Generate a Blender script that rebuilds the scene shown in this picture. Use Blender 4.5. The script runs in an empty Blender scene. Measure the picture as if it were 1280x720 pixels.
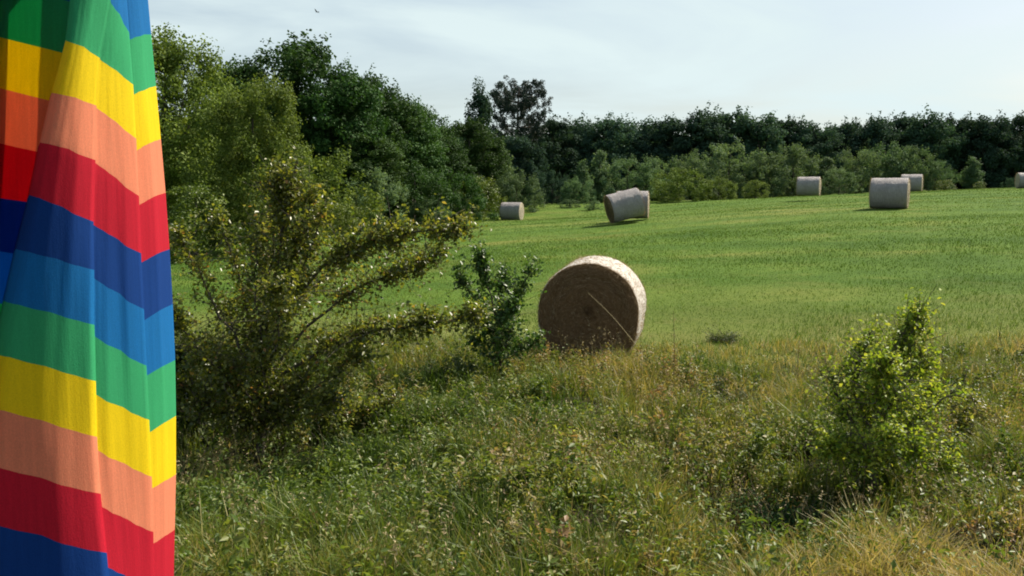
import bpy, math, random
import numpy as np
from mathutils import Vector
R = math.radians
rng = np.random.default_rng(11)
random.seed(5)
sc = bpy.context.scene
COL = sc.collection

# ------------------------------------------------------------------ camera
F = 1108.0                       # focal length in pixels of a 1280 wide frame
CAMZ = 2.6
PITCH = math.atan(130 / F)       # looking slightly down
CP, SP = math.cos(PITCH), math.sin(PITCH)
cam = bpy.data.cameras.new('camera')
cam.sensor_width = 36.0
cam.lens = 36.0 * F / 1280
cam.clip_start = 0.05
cam.clip_end = 4000
camo = bpy.data.objects.new('camera', cam)
COL.objects.link(camo)
camo.location = (0, 0, CAMZ)
camo.rotation_euler = (math.pi / 2 - PITCH, 0, 0)
sc.camera = camo


def at(px, py, Y):
    """world point at distance Y on the sight line of a picture point"""
    u, v = (px - 640) / F, (360 - py) / F
    dy = CP + v * SP
    dz = -SP + v * CP
    k = Y / dy
    return np.array((u * k, Y, CAMZ + dz * k))


def X_at(px, Y):
    return at(px, 300, Y)[0]


# ------------------------------------------------------------------ terrain
CTRL = [(640, 720, 4.5), (1280, 720, 4.5), (200, 720, 4.5), (640, 600, 6.5), (325, 575, 8.0), (1090, 615, 6.6),
        (620, 470, 10.8), (740, 447, 12.7), (960, 432, 13.5), (1280, 432, 13), (200, 470, 11),
        (740, 345, 20), (1110, 261.5, 33), (790, 278, 36), (640, 275.5, 58), (440, 285, 50), (230, 303, 40),
        (300, 345, 24), (1010, 246, 62), (1140, 240, 70), (1285, 234.5, 74), (830, 257, 62), (680, 259, 66), (560, 278, 52),
        (1180, 340, 19)]
pts = [at(*c) for c in CTRL]
pts += [np.array(p) for p in [(-3, 1.5, 0.95), (0, 1.5, 0.95), (3, 1.5, .95), (0, -4, 1.0), (-12, -4, 1.0), (12, -4, 1.0), (-14, 12, .3), (14, 6, .5), (-12, 6, .4),
                              (18, 14, .6), (0, -40, 1.0), (-60, -30, .5), (60, -30, 1.0),
                              (-40, 50, .1), (-30, 25, .1), (-60, 90, 0), (0, 95, .5), (20, 84, 1.1), (40, 86, 2.0), (60, 95, 1.6), (75, 60, 3.0), (45, 30, 2.4),
                              (80, 130, .5), (0, 150, 0), (-90, 150, 0), (160, 120, 1), (-160, 100, 0), (-150, 0, 0), (150, 0, 1.5),
                              (0, 300, 0), (200, 300, 0), (-200, 300, 0), (0, -200, 0)]]
pts = np.array(pts)
C2 = 9.0


def _phi(d2):
    return np.sqrt(d2 + C2)


_d = ((pts[:, None, :2] - pts[None, :, :2]) ** 2).sum(-1)
_A = _phi(_d)
_zm = pts[:, 2].mean()
_w = np.linalg.solve(_A + 0 * np.eye(len(pts)), pts[:, 2] - _zm)


def vnoise(x, y, seed=0):
    """smooth lattice noise, 0..1"""
    x = np.asarray(x, float)
    y = np.asarray(y, float)
    xi, yi = np.floor(x).astype(np.int64), np.floor(y).astype(np.int64)
    fx, fy = x - xi, y - yi
    fx, fy = fx * fx * (3 - 2 * fx), fy * fy * (3 - 2 * fy)

    def h(a, b):
        n = (a * 374761393 + b * 668265263 + seed * 974634777) & 0xffffffff
        n = ((n ^ (n >> 13)) * 1274126177) & 0xffffffff
        return ((n ^ (n >> 16)) & 0xffff) / 65535.0
    return (h(xi, yi) * (1 - fx) + h(xi + 1, yi) * fx) * (1 - fy) + (h(xi, yi + 1) * (1 - fx) + h(xi + 1, yi + 1) * fx) * fy


# little hollows added to the bank to deepen its shade: centre, half widths, depth
ADDED_HOLL = [(at(985, 640, 6.0), 1.0, .62, .26), (at(790, 566, 7.0), .30, .18, .14), (at(905, 476, 9.8), .75, .30, .14), (at(1200, 492, 8.9), .55, .25, .12),
        (at(560, 476, 10.3), .7, .25, .12), (at(285, 578, 7.6), 1.0, .6, .16), (at(640, 560, 7.2), .3, .15, .08), (at(960, 440, 11.6), .9, .25, .08)]


def hollow(x, y, depth=False):
    h = np.zeros(np.shape(x))
    for c, rx, ry, d in ADDED_HOLL:
        h = np.maximum(h, (d if depth else 1) * np.exp(-(((x - c[0]) / rx) ** 2 + ((y - c[1]) / ry) ** 2) ** 1.5))
    return h


def ground_z(x, y):
    x = np.asarray(x, float)
    y = np.asarray(y, float)
    sh = x.shape
    q = np.stack([x.ravel(), y.ravel()], 1)
    out = np.empty(len(q))
    for i in range(0, len(q), 20000):
        s = q[i:i + 20000]
        d2 = ((s[:, None, :] - pts[None, :, :2]) ** 2).sum(-1)
        out[i:i + 20000] = _phi(d2) @ _w + _zm
    out = out.reshape(sh)
    far = np.clip((np.hypot(x, y - 40) - 170) / 150, 0, 1)
    out = out * (1 - far) + 0.0 * far
    near = np.clip((14 - y) / 6, 0, 1) * np.clip((y - 3) / 2, 0, 1)
    out = out + near * (vnoise(x * 1.3, y * 1.3, 3) - .5) * .26
    out = out + (vnoise(x * .35, y * .35, 4) - .5) * .08 - hollow(x, y, True)
    return out


def gz(x, y):
    return float(ground_z(np.array([x]), np.array([y]))[0])


# ------------------------------------------------------------------ mesh helpers
def new_mesh(name, V, tris=None, quads=None, tint=None, smooth=False, attr='tint', midx=None):
    V = np.asarray(V, np.float32)
    me = bpy.data.meshes.new(name)
    nt = 0 if tris is None else len(tris)
    nq = 0 if quads is None else len(quads)
    me.vertices.add(len(V))
    me.vertices.foreach_set('co', V.ravel())
    loops = []
    if nt:
        loops.append(np.asarray(tris, np.int32).ravel())
    if nq:
        loops.append(np.asarray(quads, np.int32).ravel())
    L = np.concatenate(loops)
    me.loops.add(len(L))
    me.loops.foreach_set('vertex_index', L)
    me.polygons.add(nt + nq)
    starts = np.concatenate([np.arange(nt) * 3, nt * 3 + np.arange(nq) * 4]).astype(np.int32)
    me.polygons.foreach_set('loop_start', starts)
    if smooth:
        me.polygons.foreach_set('use_smooth', np.ones(nt + nq, bool))
    if midx is not None:
        me.polygons.foreach_set('material_index', np.asarray(midx, np.int32))
    me.update(calc_edges=True)
    if tint is not None:
        a = me.attributes.new(attr, 'FLOAT', 'POINT')
        a.data.foreach_set('value', np.asarray(tint, np.float32))
    me.validate()
    return me


def obj(name, me, mat=None, parent=None):
    o = bpy.data.objects.new(name, me)
    COL.objects.link(o)
    if mat is not None:
        if not me.materials:
            me.materials.append(mat)
        elif me.materials[0] != mat:
            o.material_slots[0].link = 'OBJECT'
            o.material_slots[0].material = mat
    if parent is not None:
        o.parent = parent
    return o


def tag(o, label, cat, group=None):
    o['label'] = label
    o['category'] = cat
    if group:
        o['group'] = group
    return o


def empty(name, loc, rz=0):
    o = bpy.data.objects.new(name, None)
    COL.objects.link(o)
    o.location = [float(c) for c in loc]
    o.rotation_euler = (0, 0, rz)
    o.empty_display_size = .2
    return o


def unit(v):
    return v / np.maximum(np.linalg.norm(v, axis=-1, keepdims=True), 1e-9)


def leaf_cards(P, N, size, g, aspect=.55, fold=.25, tint=None):
    """one pointed, folded leaf (4 verts, 2 tris) per point"""
    n = len(P)
    size = np.broadcast_to(np.asarray(size, float), (n,))
    N = unit(N)
    T = unit(np.cross(N, g.normal(size=(n, 3))))
    B = np.cross(N, T)
    s = size[:, None]
    a = P - T * s * .5
    b = P + T * s * .5
    l = P + B * s * aspect * .5 + N * s * fold * .5 - T * s * .06
    r = P - B * s * aspect * .5 + N * s * fold * .5 - T * s * .06
    V = np.stack([a, l, b, r], 1).reshape(-1, 3)
    i = np.arange(n)[:, None] * 4
    tr = np.concatenate([i + np.array([[0, 2, 1]]), i + np.array([[0, 3, 2]])], 0)
    t = None if tint is None else np.repeat(tint, 4)
    return V, tr, t


def blades(P, H, W, lean, g, tint, bend=.5):
    """grass blades: 5 verts, 3 tris each"""
    n = len(P)
    th = g.uniform(0, 2 * np.pi, n)
    side = np.stack([np.cos(th), np.sin(th), np.zeros(n)], 1)
    ph = g.uniform(0, 2 * np.pi, n)
    ld = np.stack([np.cos(ph), np.sin(ph), np.zeros(n)], 1)
    up = np.array([0, 0, 1.0])
    H = H[:, None]
    W = np.broadcast_to(np.asarray(W, float), (n,))[:, None]
    lean = lean[:, None]
    mid = P + up * H * .55 + ld * H * lean * .3
    tip = P + up * H * (1 - .35 * lean * bend) + ld * H * lean
    V = np.stack([P - side * W * .5, P + side * W * .5, mid - side * W * .38, mid + side * W * .38, tip], 1).reshape(-1, 3)
    i = np.arange(n)[:, None] * 5
    tr = np.concatenate([i + np.array([[0, 1, 3]]), i + np.array([[0, 3, 2]]), i + np.array([[2, 3, 4]])], 0)
    return V, tr, np.repeat(tint, 5)


def tube(path, r0, r1, sides=6, power=1.0):
    """tapered tube along a polyline"""
    path = np.asarray(path, float)
    n = len(path)
    d = unit(np.gradient(path, axis=0))
    ref = np.array([.31, .95, .07])
    a = unit(np.cross(d, ref))
    b = np.cross(d, a)
    t = np.linspace(0, 1, n) ** power
    r = (r0 + (r1 - r0) * t)[:, None]
    an = np.linspace(0, 2 * np.pi, sides, endpoint=False)
    V = np.stack([path + a * r * math.cos(x) + b * r * math.sin(x) for x in an], 1).reshape(-1, 3)
    Q = []
    for i in range(n - 1):
        for k in range(sides):
            k2 = (k + 1) % sides
            Q.append((i * sides + k, i * sides + k2, (i + 1) * sides + k2, (i + 1) * sides + k))
    return V, np.array(Q)


class Acc:
    """collects pieces into one mesh"""
    def __init__(self):
        self.V, self.T, self.Q, self.t, self.n = [], [], [], [], 0

    def add(self, V, tris=None, quads=None, tint=None):
        if tris is not None and len(tris):
            self.T.append(np.asarray(tris) + self.n)
        if quads is not None and len(quads):
            self.Q.append(np.asarray(quads) + self.n)
        self.V.append(V)
        self.t.append(np.zeros(len(V)) if tint is None else tint)
        self.n += len(V)

    def mesh(self, name, smooth=False):
        return new_mesh(name, np.concatenate(self.V), np.concatenate(self.T) if self.T else None,
                        np.concatenate(self.Q) if self.Q else None, np.concatenate(self.t), smooth)


def smooth_path(pp, n=9):
    pp = np.asarray(pp, float)
    t = np.linspace(0, 1, len(pp))
    s = np.linspace(0, 1, n)
    out = np.stack([np.interp(s, t, pp[:, k]) for k in range(pp.shape[1])], 1)
    for _ in range(2):
        out[1:-1] = (out[:-2] + 2 * out[1:-1] + out[2:]) / 4
    return out


# ------------------------------------------------------------------ materials
def nt_new(name):
    m = bpy.data.materials.new(name)
    m.use_nodes = True
    nt = m.node_tree
    nt.nodes.clear()
    out = nt.nodes.new('ShaderNodeOutputMaterial')
    return m, nt, out


def ramp(nt, stops, interp='LINEAR'):
    r = nt.nodes.new('ShaderNodeValToRGB')
    r.color_ramp.interpolation = interp
    el = r.color_ramp.elements
    while len(el) < len(stops):
        el.new(.5)
    for e, (p, c) in zip(el, stops):
        e.position = p
        e.color = (*c, 1)
    return r


def noise(nt, vec, scale, detail=3, rough=.55, dist=0):
    n = nt.nodes.new('ShaderNodeTexNoise')
    n.inputs['Scale'].default_value = scale
    n.inputs['Detail'].default_value = detail
    n.inputs['Roughness'].default_value = rough
    n.inputs['Distortion'].default_value = dist
    if vec is not None:
        nt.links.new(vec, n.inputs['Vector'])
    return n


def math_node(nt, op, a, b=None, c=None):
    n = nt.nodes.new('ShaderNodeMath')
    n.operation = op
    for k, v in enumerate((a, b, c)):
        if v is None:
            continue
        if hasattr(v, 'links'):
            nt.links.new(v, n.inputs[k])
        else:
            n.inputs[k].default_value = v
    return n.outputs[0]


def mix_col(nt, fac, a, b, mode='MIX'):
    n = nt.nodes.new('ShaderNodeMix')
    n.data_type = 'RGBA'
    n.blend_type = mode
    for s, v in ((n.inputs[0], fac), (n.inputs[6], a), (n.inputs[7], b)):
        if hasattr(v, 'links'):
            nt.links.new(v, s)
        elif isinstance(v, tuple):
            s.default_value = (*v, 1)
        else:
            s.default_value = v
    return n.outputs[2]


def bump(nt, h, strength, dist=.02):
    b = nt.nodes.new('ShaderNodeBump')
    b.inputs['Strength'].default_value = strength
    b.inputs['Distance'].default_value = dist
    nt.links.new(h, b.inputs['Height'])
    return b.outputs[0]


def foliage_mat(name, stops, transl=.3, rough=.5, spec=.4, vary=.25, tcol=(1.3, 1.25, .6)):
    m, nt, out = nt_new(name)
    at_ = nt.nodes.new('ShaderNodeAttribute')
    at_.attribute_name = 'tint'
    rp = ramp(nt, stops)
    nt.links.new(at_.outputs['Fac'], rp.inputs[0])
    oi = nt.nodes.new('ShaderNodeObjectInfo')
    hsv = nt.nodes.new('ShaderNodeHueSaturation')
    v = math_node(nt, 'MULTIPLY_ADD', oi.outputs['Random'], vary * 2, 1 - vary)
    r7 = math_node(nt, 'FRACT', math_node(nt, 'MULTIPLY', oi.outputs['Random'], 7.13))
    h = math_node(nt, 'MULTIPLY_ADD', r7, .12 * vary, .5 - .06 * vary)
    nt.links.new(v, hsv.inputs['Value'])
    nt.links.new(h, hsv.inputs['Hue'])
    nt.links.new(rp.outputs[0], hsv.inputs['Color'])
    p = nt.nodes.new('ShaderNodeBsdfPrincipled')
    p.inputs['Roughness'].default_value = rough
    p.inputs['Specular IOR Level'].default_value = spec
    nt.links.new(hsv.outputs[0], p.inputs['Base Color'])
    tr = nt.nodes.new('ShaderNodeBsdfTranslucent')
    tc = mix_col(nt, 1.0, hsv.outputs[0], tcol, 'MULTIPLY')
    nt.links.new(tc, tr.inputs['Color'])
    mx = nt.nodes.new('ShaderNodeMixShader')
    mx.inputs[0].default_value = transl
    nt.links.new(p.outputs[0], mx.inputs[1])
    nt.links.new(tr.outputs[0], mx.inputs[2])
    nt.links.new(mx.outputs[0], out.inputs[0])
    return m


def bark_mat(name, c0, c1):
    m, nt, out = nt_new(name)
    tc = nt.nodes.new('ShaderNodeTexCoord')
    n = noise(nt, tc.outputs['Object'], 9, 5, .65)
    rp = ramp(nt, [(.3, c0), (.7, c1)])
    nt.links.new(n.outputs['Fac'], rp.inputs[0])
    p = nt.nodes.new('ShaderNodeBsdfPrincipled')
    p.inputs['Roughness'].default_value = .9
    nt.links.new(rp.outputs[0], p.inputs['Base Color'])
    nt.links.new(bump(nt, n.outputs['Fac'], .6, .02), p.inputs['Normal'])
    nt.links.new(p.outputs[0], out.inputs[0])
    return m


M = {}
M['bark'] = bark_mat('bark', (.035, .028, .02), (.12, .10, .075))
M['dark_leaf'] = foliage_mat('dark_broadleaf', [(0, (.018, .042, .011)), (.5, (.038, .086, .020)), (1, (.070, .14, .034))], .25, .7, .15, .25)
M['far_leaf'] = foliage_mat('far_broadleaf', [(0, (.022, .044, .030)), (.5, (.036, .074, .050)), (1, (.055, .105, .068))], .25, .85, .08, .3)
M['olive_leaf'] = foliage_mat('olive_broadleaf', [(0, (.05, .085, .014)), (.5, (.11, .165, .03)), (1, (.19, .25, .06))], .3, .7, .15, .12)
M['willow_leaf'] = foliage_mat('willow_scrub', [(0, (.045, .085, .038)), (.5, (.085, .145, .068)), (1, (.15, .215, .11))], .3, .75, .15, .25)
M['lime_leaf'] = foliage_mat('yellow_green_bush', [(0, (.045, .078, .010)), (.5, (.09, .130, .017)), (1, (.16, .20, .035))], .3, .5, .3, .15)
M['needles'] = foliage_mat('pine_needles', [(0, (.010, .022, .018)), (1, (.030, .052, .036))], .1, .6, .25, .15)
M['hawthorn_leaf'] = foliage_mat('hawthorn_leaf', [(0, (.055, .09, .012)), (.45, (.15, .17, .028)), (.80, (.23, .23, .045)), (.95, (.34, .23, .065)), (1, (.36, .19, .06))], .5, .35, .5, .0)
M['sapling_leaf'] = foliage_mat('sapling_leaf', [(0, (.03, .075, .014)), (.6, (.07, .145, .026)), (1, (.17, .21, .06))], .38, .42, .4, .0)
M['shrub_leaf'] = foliage_mat('bright_shrub_leaf', [(0, (.10, .18, .016)), (.5, (.25, .33, .034)), (1, (.42, .44, .08))], .45, .5, .28, .0)
M['weed_leaf'] = foliage_mat('weed_leaf', [(0, (.055, .095, .014)), (.5, (.11, .165, .026)), (.85, (.19, .23, .05)), (1, (.26, .26, .08))], .4, .45, .35, .0)
M['bramble_leaf'] = foliage_mat('bramble_leaf', [(0, (.03, .055, .012)), (.6, (.075, .105, .025)), (1, (.15, .16, .05))], .3, .5, .25, .0)
M['coarse_leaf'] = foliage_mat('coarse_weed_leaf', [(0, (.055, .10, .014)), (.3, (.11, .16, .026)), (.6, (.19, .20, .05)), (.85, (.26, .20, .085)), (1, (.26, .16, .08))], .4, .5, .3, .0)
M['field_grass'] = foliage_mat('field_grass', [(0, (.055, .105, .014)), (.5, (.082, .150, .018)), (.8, (.14, .172, .035)), (1, (.30, .26, .11))], .3, .55, .25, .0)
M['bank_grass'] = foliage_mat('bank_grass', [(0, (.05, .095, .013)), (.35, (.11, .155, .023)), (.6, (.19, .195, .045)), (.8, (.31, .25, .085)), (1, (.44, .35, .17))], .35, .5, .3, .0)
M['dry_stem'] = foliage_mat('dry_stem', [(0, (.08, .055, .03)), (.5, (.2, .15, .07)), (1, (.5, .42, .24))], .15, .6, .3, .0)

# ---- ground
m, nt, out = nt_new('ground')
geo = nt.nodes.new('ShaderNodeNewGeometry')
sep = nt.nodes.new('ShaderNodeSeparateXYZ')
nt.links.new(geo.outputs['Position'], sep.inputs[0])
pos = geo.outputs['Position']
stretch = nt.nodes.new('ShaderNodeMapping')
stretch.inputs['Scale'].default_value = (.45, 1, 1)
nt.links.new(pos, stretch.inputs['Vector'])
big = noise(nt, stretch.outputs[0], .16, 4, .6)
mid = noise(nt, stretch.outputs[0], .9, 5, .65, .3)
fine = noise(nt, pos, 9, 5, .7)
tiny = noise(nt, pos, 45, 4, .7)
rp = ramp(nt, [(.36, (.048, .105, .013)), (.5, (.085, .152, .020)), (.63, (.16, .18, .042))])
s = math_node(nt, 'MULTIPLY_ADD', big.outputs['Fac'], .55, math_node(nt, 'MULTIPLY', mid.outputs['Fac'], .45))
nt.links.new(s, rp.inputs[0])
rf = ramp(nt, [(.3, (.55, .6, .5)), (.6, (1.05, 1.05, 1.0)), (.8, (1.5, 1.35, 1.2))])
nt.links.new(math_node(nt, 'MULTIPLY_ADD', fine.outputs['Fac'], .5, math_node(nt, 'MULTIPLY', tiny.outputs['Fac'], .5)), rf.inputs[0])
swath = math_node(nt, 'SINE', math_node(nt, 'MULTIPLY_ADD', mid.outputs['Fac'], 3.0, math_node(nt, 'MULTIPLY', math_node(nt, 'MULTIPLY_ADD', sep.outputs['X'], .16, sep.outputs['Y']), 2.1)))
sw = ramp(nt, [(0, (.86, .90, .86)), (1, (1.14, 1.08, 1.1))])
nt.links.new(math_node(nt, 'MULTIPLY_ADD', swath, .5, .5), sw.inputs[0])
field = mix_col(nt, 1.0, mix_col(nt, 1.0, rp.outputs[0], rf.outputs[0], 'MULTIPLY'), sw.outputs[0], 'MULTIPLY')
# dry, straw coloured margin between the bank and the mown field
yd = math_node(nt, 'ADD', sep.outputs['Y'], math_node(nt, 'MULTIPLY_ADD', mid.outputs['Fac'], 10, -5))
mr = nt.nodes.new('ShaderNodeMapRange')
mr.inputs['From Min'].default_value = 13.5
mr.inputs['From Max'].default_value = 17.5
nt.links.new(yd, mr.inputs['Value'])
dry = ramp(nt, [(.3, (.09, .12, .022)), (.55, (.15, .165, .04)), (.8, (.23, .21, .075))])
nt.links.new(math_node(nt, 'MULTIPLY_ADD', fine.outputs['Fac'], .6, math_node(nt, 'MULTIPLY', mid.outputs['Fac'], .4)), dry.inputs[0])
c1 = mix_col(nt, mr.outputs[0], dry.outputs[0], field)
# earth and thatch under the tall grass of the bank
mr2 = nt.nodes.new('ShaderNodeMapRange')
mr2.inputs['From Min'].default_value = 10.2
mr2.inputs['From Max'].default_value = 12.5
nt.links.new(yd, mr2.inputs['Value'])
th = ramp(nt, [(.35, (.025, .024, .012)), (.6, (.06, .055, .025)), (.8, (.10, .085, .04))])
nt.links.new(fine.outputs['Fac'], th.inputs[0])
c2 = mix_col(nt, mr2.outputs[0], th.outputs[0], c1)
p = nt.nodes.new('ShaderNodeBsdfPrincipled')
p.inputs['Roughness'].default_value = .95
p.inputs['Specular IOR Level'].default_value = .1
nt.links.new(c2, p.inputs['Base Color'])
nt.links.new(bump(nt, math_node(nt, 'ADD', fine.outputs['Fac'], math_node(nt, 'MULTIPLY', tiny.outputs['Fac'], .5)), .9, .06), p.inputs['Normal'])
nt.links.new(p.outputs[0], out.inputs[0])
M['ground'] = m

# ---- bale skin and ends (local axis of the roll is X)
m, nt, out = nt_new('bale_net_wrap')
tc = nt.nodes.new('ShaderNodeTexCoord')
mp = nt.nodes.new('ShaderNodeMapping')
mp.inputs['Scale'].default_value = (14, 2.2, 2.2)
nt.links.new(tc.outputs['Object'], mp.inputs['Vector'])
n1 = noise(nt, mp.outputs[0], 2.2, 6, .7)
n2 = noise(nt, tc.outputs['Object'], 2.5, 4, .6)
n3 = noise(nt, tc.outputs['Object'], 60, 3, .7)
rp = ramp(nt, [(.22, (.36, .31, .26)), (.5, (.56, .52, .47)), (.72, (.76, .73, .69))])
nt.links.new(math_node(nt, 'MULTIPLY_ADD', n1.outputs['Fac'], .5, math_node(nt, 'MULTIPLY_ADD', n2.outputs['Fac'], .3, math_node(nt, 'MULTIPLY', n3.outputs['Fac'], .2))), rp.inputs[0])
p = nt.nodes.new('ShaderNodeBsdfPrincipled')
p.inputs['Roughness'].default_value = .7
p.inputs['Specular IOR Level'].default_value = .3
spx = nt.nodes.new('ShaderNodeSeparateXYZ')
nt.links.new(tc.outputs['Object'], spx.inputs[0])
rimf = nt.nodes.new('ShaderNodeMapRange')          # straw spills out past the edge of the net
rimf.inputs['From Min'].default_value = .53
rimf.inputs['From Max'].default_value = .66
nt.links.new(math_node(nt, 'ADD', math_node(nt, 'ABSOLUTE', spx.outputs['X']), math_node(nt, 'MULTIPLY_ADD', n2.outputs['Fac'], .16, -.08)), rimf.inputs['Value'])
straw_c = ramp(nt, [(.3, (.16, .10, .055)), (.7, (.42, .31, .19))])
nt.links.new(n3.outputs['Fac'], straw_c.inputs[0])
wc = mix_col(nt, math_node(nt, 'MULTIPLY', rimf.outputs[0], .8), rp.outputs[0], straw_c.outputs[0])
nt.links.new(wc, p.inputs['Base Color'])
nt.links.new(bump(nt, math_node(nt, 'ADD', n1.outputs['Fac'], n3.outputs['Fac']), .8, .03), p.inputs['Normal'])
nt.links.new(p.outputs[0], out.inputs[0])
M['wrap'] = m
M['wrap_far'] = m.copy()
for n_ in M['wrap_far'].node_tree.nodes:
    if n_.type == 'MAP_RANGE':
        n_.inputs['From Min'].default_value = .61
        n_.inputs['From Max'].default_value = .72
for e_, c_ in zip([n for n in M['wrap_far'].node_tree.nodes if n.type == 'VALTORGB'][0].color_ramp.elements, [(.15, .135, .135), (.27, .25, .25), (.42, .40, .395)]):
    e_.color = (*c_, 1)

m, nt, out = nt_new('bale_straw_end')
tc = nt.nodes.new('ShaderNodeTexCoord')
sp = nt.nodes.new('ShaderNodeSeparateXYZ')
nt.links.new(tc.outputs['Object'], sp.inputs[0])
nd = noise(nt, tc.outputs['Object'], 4, 4, .6)
rad = math_node(nt, 'SQRT', math_node(nt, 'ADD', math_node(nt, 'MULTIPLY', sp.outputs['Y'], sp.outputs['Y']), math_node(nt, 'MULTIPLY', sp.outputs['Z'], sp.outputs['Z'])))
ang = math_node(nt, 'ARCTAN2', sp.outputs['Z'], sp.outputs['Y'])
rr = math_node(nt, 'MULTIPLY_ADD', nd.outputs['Fac'], .10, math_node(nt, 'MULTIPLY_ADD', ang, .012, rad))
ring = math_node(nt, 'SINE', math_node(nt, 'MULTIPLY', rr, 75))
n4 = noise(nt, tc.outputs['Object'], 28, 5, .75, 1.0)
n5 = noise(nt, tc.outputs['Object'], 110, 3, .7)
rp = ramp(nt, [(.25, (.075, .042, .020)), (.5, (.19, .112, .056)), (.78, (.37, .24, .13))])
v = math_node(nt, 'MULTIPLY_ADD', ring, .010, math_node(nt, 'MULTIPLY_ADD', n4.outputs['Fac'], .6, math_node(nt, 'MULTIPLY', n5.outputs['Fac'], .4)))
nt.links.new(v, rp.inputs[0])
p = nt.nodes.new('ShaderNodeBsdfPrincipled')
p.inputs['Roughness'].default_value = .85
p.inputs['Specular IOR Level'].default_value = .2
nt.links.new(rp.outputs[0], p.inputs['Base Color'])
nt.links.new(bump(nt, v, 1.0, .05), p.inputs['Normal'])
nt.links.new(p.outputs[0], out.inputs[0])
M['straw_end'] = m
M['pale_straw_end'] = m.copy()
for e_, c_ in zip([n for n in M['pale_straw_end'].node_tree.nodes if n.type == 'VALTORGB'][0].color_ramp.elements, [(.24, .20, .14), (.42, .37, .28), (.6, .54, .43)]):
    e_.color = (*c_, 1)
M['shaded_straw_end'] = m.copy()  # darker copy: shade on the tipped bale's end put into the colour
for e_, c_ in zip([n for n in M['shaded_straw_end'].node_tree.nodes if n.type == 'VALTORGB'][0].color_ramp.elements, [(.045, .032, .018), (.10, .075, .042), (.19, .145, .085)]):
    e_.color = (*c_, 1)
M['straw'] = foliage_mat('loose_straw', [(0, (.16, .10, .05)), (.6, (.34, .24, .13)), (1, (.6, .5, .33))], .25, .5, .3, .0, (1.1, 1.0, .8))

# ---- parasol cloth: stripes follow the 'stripe' attribute
m, nt, out = nt_new('rainbow_cloth')
a_ = nt.nodes.new('ShaderNodeAttribute')
a_.attribute_name = 'stripe'
fr = math_node(nt, 'FRACT', math_node(nt, 'DIVIDE', math_node(nt, 'ADD', a_.outputs['Fac'], 60.0), 6.0))
cols = [(.055, .46, .20), (.88, .70, .012), (.84, .32, .18), (.62, .018, .045), (.008, .065, .30), (.012, .20, .52)]
rp = ramp(nt, [(k / 6, c) for k, c in enumerate(cols)], 'CONSTANT')
nt.links.new(fr, rp.inputs[0])
tc = nt.nodes.new('ShaderNodeTexCoord')
wv = nt.nodes.new('ShaderNodeMapping')
wv.inputs['Scale'].default_value = (520, 520, 420)
nt.links.new(tc.outputs['Object'], wv.inputs['Vector'])
nw = noise(nt, wv.outputs[0], 1, 3, .7)
sl = nt.nodes.new('ShaderNodeMapping')
sl.inputs['Scale'].default_value = (160, 160, 6)
nt.links.new(tc.outputs['Object'], sl.inputs['Vector'])
ns = noise(nt, sl.outputs[0], 1, 3, .6)
vr = math_node(nt, 'MULTIPLY_ADD', nw.outputs['Fac'], .5, math_node(nt, 'MULTIPLY_ADD', ns.outputs['Fac'], .3, .60))
cm = nt.nodes.new('ShaderNodeCombineColor')
for k in range(3):
    nt.links.new(vr, cm.inputs[k])
cc = mix_col(nt, 1.0, rp.outputs[0], cm.outputs[0], 'MULTIPLY')
p = nt.nodes.new('ShaderNodeBsdfPrincipled')
p.inputs['Roughness'].default_value = .85
p.inputs['Specular IOR Level'].default_value = .2
nt.links.new(cc, p.inputs['Base Color'])
nt.links.new(bump(nt, math_node(nt, 'ADD', nw.outputs['Fac'], ns.outputs['Fac']), .35, .0015), p.inputs['Normal'])
tr = nt.nodes.new('ShaderNodeBsdfTranslucent')
nt.links.new(cc, tr.inputs['Color'])
mx = nt.nodes.new('ShaderNodeMixShader')
mx.inputs[0].default_value = .5
nt.links.new(p.outputs[0], mx.inputs[1])
nt.links.new(tr.outputs[0], mx.inputs[2])
nt.links.new(mx.outputs[0], out.inputs[0])
M['cloth'] = m


def plain(name, c, rough=.5, metal=0):
    m, nt, out = nt_new(name)
    tc = nt.nodes.new('ShaderNodeTexCoord')
    n = noise(nt, tc.outputs['Object'], 14, 4, .6)
    col = mix_col(nt, n.outputs['Fac'], tuple(x * .8 for x in c), tuple(min(1, x * 1.2) for x in c))
    p = nt.nodes.new('ShaderNodeBsdfPrincipled')
    p.inputs['Roughness'].default_value = rough
    p.inputs['Metallic'].default_value = metal
    nt.links.new(col, p.inputs['Base Color'])
    nt.links.new(p.outputs[0], out.inputs[0])
    return m


M['pole'] = plain('white_pole', (.75, .75, .74), .35)
M['concrete'] = plain('concrete', (.32, .31, .30), .9)
M['feather'] = plain('dark_feather', (.03, .03, .035), .7)

# ------------------------------------------------------------------ ground sheet
def warp(a, b, n, pw):
    t = np.linspace(-1, 1, n)
    return np.sign(t) * np.abs(t) ** pw * b + a


gx = np.unique(np.concatenate([np.linspace(-14, 14, 170), np.linspace(-90, 90, 181), warp(0, 1500, 60, 2.2)]))
gy = np.unique(np.concatenate([np.linspace(-2, 16, 130), np.linspace(-30, 130, 161), warp(40, 1500, 60, 2.2)]))
GX, GY = np.meshgrid(gx, gy)
GZ = ground_z(GX, GY)
V = np.stack([GX.ravel(), GY.ravel(), GZ.ravel()], 1)
nx, ny = len(gx), len(gy)
ii = (np.arange(ny - 1)[:, None] * nx + np.arange(nx - 1)[None, :]).ravel()
Q = np.stack([ii, ii + 1, ii + 1 + nx, ii + nx], 1)
g = obj('ground', new_mesh('ground', V, None, Q, smooth=True), M['ground'])
g['kind'] = 'structure'


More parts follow.
